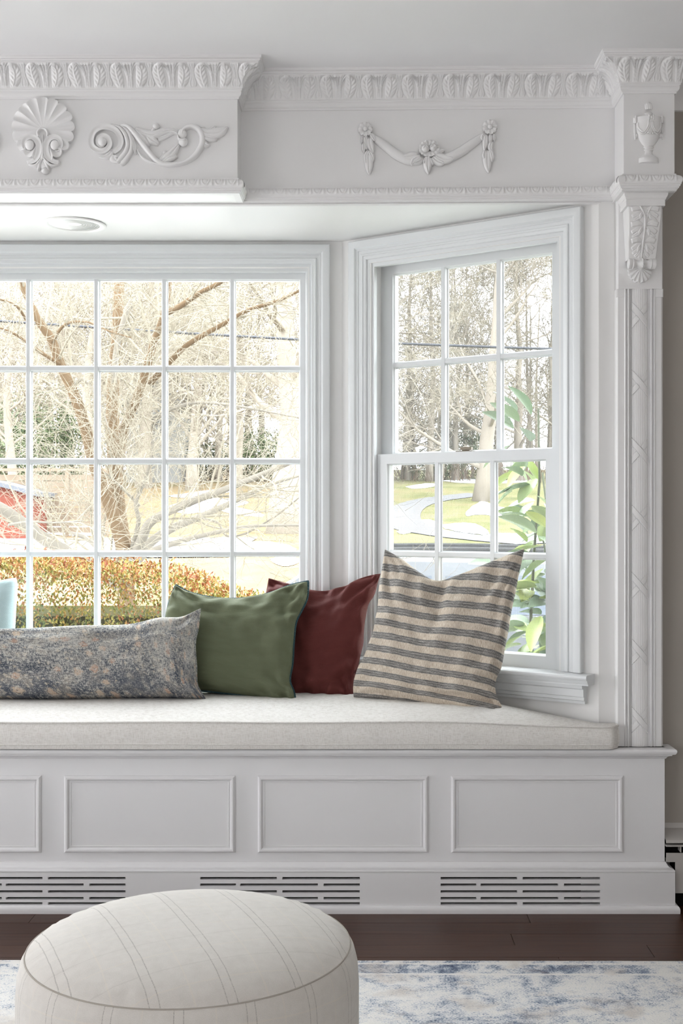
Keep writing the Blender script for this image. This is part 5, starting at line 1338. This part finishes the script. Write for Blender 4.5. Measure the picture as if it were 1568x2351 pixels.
# brush line along the far edge of the lawn
b = MB(); rnd = random.Random(77)
for i in range(1100):
    px = rnd.uniform(-150, 1300); g = G(px, rnd.uniform(1092, 1108))
    grow(b, g, Vector((rnd.uniform(-0.5, 0.5), rnd.uniform(-0.4, 0.2), 1)), rnd.uniform(0.7, 2.6), 0.03, 1, rnd, 3, 0.35, 0.0, (4,))
o = b.build('brush', bark_mat('reddish_brush', (0.110, 0.070, 0.053), (0.161, 0.121, 0.088))); tag(o, 'tangled reddish-brown brush along the far edge of the lawn', 'brush', kind='stuff')

rnd = random.Random(91); wb = MB(); wt = MB()
for i in range(60):
    px = rnd.uniform(-120, 1330); d_ = rnd.uniform(92, 125)-CAMD; x_ = P(px, 0, d_).x; g = Vector((x_, d_, tz(x_, d_)-0.3)); H_ = rnd.uniform(11, 19)
    top_ = g+Vector((rnd.uniform(-1, 1), 0, H_)); wb.tube([g, g.lerp(top_, 0.5)+Vector((rnd.uniform(-0.4, 0.4), 0, 0)), top_], [rnd.uniform(0.14, 0.28), 0.13, 0.03], 5)
    for k in range(8):
        a = rnd.uniform(0, 6.28); grow(wb, g.lerp(top_, rnd.uniform(0.15, 0.95)), Vector((math.cos(a), math.sin(a)*0.4, rnd.uniform(0.2, 1.0))), rnd.uniform(2.0, 5.0), 0.07, 2, rnd, 3, 0.4, 0.04, (6, 5), wt, 0.028)
o = wb.build('woodland', M_FAR); tag(o, 'hazy bare woodland behind the lawn', 'woodland', kind='stuff')
o2 = wt.build('twigs', M_TWIG, o); o2['kind'] = 'stuff'

# ---- fence, shed, house, cable
M_FENCE = bark_mat('weathered_boards', (0.123, 0.090, 0.062), (0.183, 0.145, 0.110))
fd = 43.0-CAMD
f0 = P(-120, 1200, fd).x; f1 = P(246, 1200, fd).x
fc = empty('wooden_fence', ((f0+f1)/2, fd, tz(0, fd)), 0, 'weathered horizontal board fence left of the bare tree', 'fence')
zb0 = tz(0, fd)
nb = 9
for i in range(nb):
    z = zb0+0.12+i*0.235; MB().box((f0, fd, z), (f1, fd+0.03, z+0.205)).build('board', M_FENCE, fc)
for i in range(5):
    x = lerp(f0, f1, i/4); MB().box((x-0.07, fd-0.07, zb0-0.2), (x+0.07, fd, zb0+2.35)).build('post', M_FENCE, fc)
MB().box((f0, fd-0.08, zb0+2.33), (f1, fd+0.06, zb0+2.43)).build('cap_rail', M_FENCE, fc)
M_REDW = bark_mat('red_boards', (0.133, 0.035, 0.024), (0.170, 0.053, 0.037)); M_ROOF, _, _ = mat('grey_shingle', (0.085, 0.090, 0.106), 0.9)
M_WHITEW, _, _ = mat('white_siding', (0.222, 0.222, 0.216), 0.8); M_DGLASS, _, _ = mat('house_glass', (0.053, 0.069, 0.094), 0.1)
def gable(name, label, x0, x1, y0, y1, z0, z1, rise, wm, wins):
    r = empty(name, ((x0+x1)/2, (y0+y1)/2, z0), 0, label, 'building')
    b = MB(); n = 0; xm = (x0+x1)/2
    pts = [(x0, z0), (x1, z0), (x1, z1), (xm, z1+rise), (x0, z1)]
    for y in (y0, y1):
        for x, z in pts: b.vert((x, y, z))
    b.f += [(0, 1, 2, 3, 4), (9, 8, 7, 6, 5)]+[(i, 5+i, 5+(i+1) % 5, (i+1) % 5) for i in range(5)]
    b.build('wall', wm, r, recalc=True)
    for sg, xa in ((-1, x0-0.3), (1, x1+0.3)):
        b = MB(); k = rise/(xm-x0); e = 0.3*k
        for y in (y0-0.3, y1+0.3):
            for x, z in ((xa, z1-e), (xm, z1+rise), (xm, z1+rise+0.15), (xa, z1-e+0.15)): b.vert((x, y, z))
        b.f += [(0, 1, 2, 3), (7, 6, 5, 4), (0, 4, 5, 1), (1, 5, 6, 2), (2, 6, 7, 3), (3, 7, 4, 0)]; b.build('roof', M_ROOF, r, recalc=True)
    for (wx, wz, ww, wh) in wins:
        w = MB().box((wx-ww/2-0.1, y0-0.05, wz-0.1), (wx+ww/2+0.1, y0+0.01, wz+wh+0.1)).build('window', M_WHITEW, r)
        MB().box((wx-ww/2, y0-0.07, wz), (wx+ww/2, y0-0.02, wz+wh)).build('pane', M_DGLASS, w)
    return r
hd = 88-CAMD
hx = P(290, 0, hd).x; hx2 = P(410, 0, hd).x; hz = tz(0, hd)
gable('house', 'white gabled house glimpsed between the trunks', hx, hx2, hd, hd+8, hz-0.5, P(0, 925, hd).z, 1.8, M_WHITEW, [(lerp(hx, hx2, 0.3), hz+4.6, 0.9, 1.5), (lerp(hx, hx2, 0.7), hz+4.6, 0.9, 1.5)])
sd = 41-CAMD
gable('shed', 'low red shed at the far left edge of the picture window', P(-110, 0, sd).x, P(72, 0, sd).x, sd, sd+2.0, tz(0, sd)-0.2, P(0, 1135, sd).z, 0.35, M_REDW, [(P(-30, 0, sd).x, tz(0, sd)+0.5, 0.5, 0.5)])
b = MB(); pts = [P(lerp(-400, 1500, i/40), 0, 26-CAMD) for i in range(41)]
M_CABLE, _, _ = mat('cable_black', (0.014, 0.016, 0.024), 0.6)
cab = MB().tube([Vector((P(x, 0, 26).x, 26, P(0, y, 26).z)) for x, y in cr([(-300, 716), (0, 737), (350, 760), (700, 780), (1000, 792), (1270, 801), (1600, 806)], 8)], 0.032, 6).build('utility_cable', M_CABLE, smooth=True)
tag(cab, 'dark overhead utility cable crossing behind both windows', 'cable')

# ---- parked car
def car():
    M_CAR, _, _ = mat('silver_car_paint', (0.105, 0.111, 0.120), 0.3, 0.4, 0.0); M_TYRE, _, _ = mat('tyre_rubber', (0.030, 0.030, 0.030), 0.9)
    cx, cy, g = 1.25, 6.0, -0.63
    r = empty('parked_car', (cx, cy, g), 0, 'silver parked car with roof rails outside the angled window', 'car')
    prof = [(-2.25, 0.35), (2.25, 0.35), (2.3, 0.70), (2.2, 0.92), (1.25, 1.00), (0.55, 1.36), (-1.5, 1.40), (-2.1, 1.02), (-2.28, 0.85)]
    b = MB(); n = len(prof)
    for y, s in ((-0.88, 1.0), (0.88, 1.0)):
        for x, z in prof: b.vert((cx+x*s, cy+y*(1 if z < 1.1 else 0.80), g+z))
    b.f += [tuple(range(n)), tuple(range(n, 2*n))[::-1]]+[(i, n+i, n+(i+1) % n, (i+1) % n) for i in range(n)]
    b.build('body', M_CAR, r, recalc=True)
    for x0, x1 in ((-1.75, -0.75), (-0.65, 0.25), (0.35, 0.95)):
        b = MB()
        for y in (-1, 1):
            q = [(x0, 1.02, 0.875), (x1, 1.02, 0.875), (x1-(0.42 if x1 > 0.9 else 0), 1.29, 0.755), (x0+(0.15 if x0 < -1.7 else 0), 1.29, 0.755)]
            k = len(b.v)
            for x, z, yy_ in q: b.vert((cx+x, cy+y*yy_, g+z))
            for x, z, yy_ in q: b.vert((cx+x, cy+y*(yy_+0.006), g+z))
            b.f += [(k, k+1, k+2, k+3), (k+4, k+5, k+6, k+7), (k, k+1, k+5, k+4), (k+2, k+3, k+7, k+6), (k+1, k+2, k+6, k+5), (k+3, k, k+4, k+7)]
        b.build('side_window', M_DGLASS, r, recalc=True)
    for y in (-0.62, 0.62):
        MB().tube(cr([(cx-1.4, cy+y, g+1.40), (cx-1.3, cy+y, g+1.46), (cx-0.4, cy+y, g+1.47), (cx+0.4, cy+y, g+1.44), (cx+0.5, cy+y, g+1.37)], 5), 0.022, 6).build('roof_rail', M_TYRE, r, smooth=True)
    for x in (-1.4, 1.4):
        for y in (-0.80, 0.80):
            b = MB(); b.lathe([(0, -0.1), (0.2, -0.1), (0.33, -0.09), (0.33, 0.09), (0.2, 0.1), (0, 0.1)], seg=24); b.v = [(cx+p[0], cy+y+p[2], g+0.33+p[1]) for p in b.v]; b.build('wheel', M_TYRE, r, smooth=True, sharp=40)
car()
# ---- hedge under the picture window
M_HEDGE = leaf_mat('hedge_leaves', [(0, (0.040, 0.060, 0.013)), (0.28, (0.112, 0.138, 0.020)), (0.52, (0.263, 0.213, 0.035)), (0.75, (0.312, 0.130, 0.033)), (1, (0.250, 0.065, 0.030))])
def hedge():
    rnd = random.Random(5); hx0, hx1, y0, y1 = -2.9, -0.40, 1.20, 1.95
    r = empty('hedge', ((hx0+hx1)/2, (y0+y1)/2, -0.65), 0, 'clipped hedge with orange-tipped small leaves under the picture window', 'hedge')
    def top(x, y): return 0.885+0.02*math.sin(x*3.1)+0.025*noise.noise(Vector((x*2.5, y*2.5, 0)))-0.12*sstep(-0.85, -0.40, x)
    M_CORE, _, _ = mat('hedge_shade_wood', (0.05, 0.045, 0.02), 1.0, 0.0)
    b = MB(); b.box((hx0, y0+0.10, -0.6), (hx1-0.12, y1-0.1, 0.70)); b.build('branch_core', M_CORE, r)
    b = MB()
    N = 48000
    for i in range(N):
        f = rnd.random(); x = rnd.uniform(hx0, hx1)
        if f < 0.62: y = y0+abs(rnd.gauss(0, 0.045)); z = lerp(0.10, top(x, y), rnd.random()**0.8); n = Vector((0, -1, 0.3))
        elif f < 0.92: y = rnd.uniform(y0, y1); z = top(x, y)-abs(rnd.gauss(0, 0.035)); n = Vector((0, -0.2, 1))
        else: x = hx1-abs(rnd.gauss(0, 0.05)); y = rnd.uniform(y0, y1); z = lerp(0.1, top(x, y), rnd.random()); n = Vector((1, -0.2, 0.3))
        y += 0.04*noise.noise(Vector((x*6, z*6, 1)))
        z += 0.012*noise.noise(Vector((x*14, y*14, 5)))
        hgt = sstep(0.42, 0.86, z-0.0*x)
        tint = min(1, max(0, rnd.gauss(0.18+0.42*hgt, 0.20)))
        quad(b, Vector((x, y, z)), n*0.6+rv(rnd), Vector((rnd.uniform(-0.7, 0.7), rnd.uniform(-0.5, 0.3), 1)), rnd.uniform(0.012, 0.019), rnd.uniform(0.0075, 0.0105), tint)
    # upright shoots along the crest
    for i in range(420):
        x = rnd.uniform(hx0, hx1-0.03); y = rnd.uniform(y0, y0+0.5); z = top(x, y)-0.01; h = rnd.uniform(0.02, 0.055); lean = Vector((rnd.uniform(-0.25, 0.25), rnd.uniform(-0.2, 0.1), 1)).normalized()
        for k in range(7):
            p = Vector((x, y, z))+lean*h*k/6
            quad(b, p, rv(rnd)+Vector((0, -0.8, 0)), lean+rv(rnd)*0.8, rnd.uniform(0.013, 0.021), 0.008, min(1, max(0, rnd.gauss(0.78, 0.14))))
    o = b.build('foliage', M_HEDGE, r); o['kind'] = 'stuff'
hedge()
# ---- laurel beside the angled window
def laurel():
    rnd = random.Random(9)
    m, t, bs = mat('laurel_leaf', rough=0.35, spec=0.5)
    oi = t.add('ShaderNodeObjectInfo').outputs['Random']
    uvx = t.xyz(t.coord('UV'))
    vein = t.m('SUBTRACT', 1.0, t.m('DIVIDE', t.m('ABSOLUTE', t.m('SUBTRACT', uvx[0], 0.5)), 0.05, clamp=True), clamp=True)
    c = t.ramp(oi, [(0.0, (0.146, 0.212, 0.146)), (0.5, (0.227, 0.308, 0.195)), (0.8, (0.326, 0.408, 0.146)), (1.0, (0.489, 0.554, 0.163))])
    t.set(bs.inputs['Base Color'], t.mix(t.m('MULTIPLY', vein, 0.4), c, (0.283, 0.326, 0.163)))
    c0 = Vector((0.765, 1.02, -0.65))
    r = empty('laurel_shrub', c0, 0, 'tall laurel shrub with large glossy leaves outside the angled window', 'shrub')
    src = []
    for q in range(3):
        b = MB(); cu = (0.25, 0.5, 0.12)[q]
        def lf(a, v):
            w = 0.5*math.sin(math.pi*min(1, v*0.97+0.02))**0.75*(1-0.15*v); x = (a-0.5)*2*w*0.50
            return (x, v-0.0, -cu*v*v*0.5+0.35*abs(x))
        b.grid(4, 8, lf); src.append(b)
    stems = MB(); made = [None]*3
    for s in range(7):
        a = rnd.uniform(0, 6.28); bx = c0+Vector((math.cos(a)*0.09, math.sin(a)*0.09, 0)); topz = rnd.uniform(1.45, 2.05)
        if s == 0: bx = c0+Vector((-0.07, -0.05, 0)); topz = 2.12
        pts = [bx+Vector((0.03*math.sin(k+s)+math.cos(a)*0.012*k, 0.03*math.cos(k*1.3+s)+math.sin(a)*0.012*k, topz*k/8)) for k in range(9)]
        stems.tube(pts, [0.010*(1-0.08*k) for k in range(9)], 6)
        for k in range(42):
            t_ = rnd.uniform(0.56, 1.0) if k > 6 else rnd.uniform(0.9, 1.0)
            i = min(int(t_*8), 7); p = pts[i].lerp(pts[i+1], t_*8-i)
            az = rnd.uniform(0, 6.28)
            if rnd.random() < 0.62: az = rnd.gauss(3.7, 0.8)
            el = rnd.uniform(-0.75, 0.5) if t_ < 0.95 else rnd.uniform(0.3, 1.1)
            sc = rnd.uniform(0.095, 0.150)
            q = rnd.randrange(3)
            if made[q] is None: o = src[q].build('leaf', m, r, smooth=True, local=True); made[q] = o
            else: o = inst(made[q], r)
            o.location = p+Vector((math.cos(az), math.sin(az), 0))*rnd.uniform(0.01, 0.11)-c0
            o.rotation_euler = (el, rnd.uniform(-0.6, 0.6), az-math.pi/2); o.scale = (sc, sc, sc)
    stems.build('stem', mat('laurel_stem', (0.05, 0.06, 0.025), 0.7)[0], r, smooth=True)
laurel()
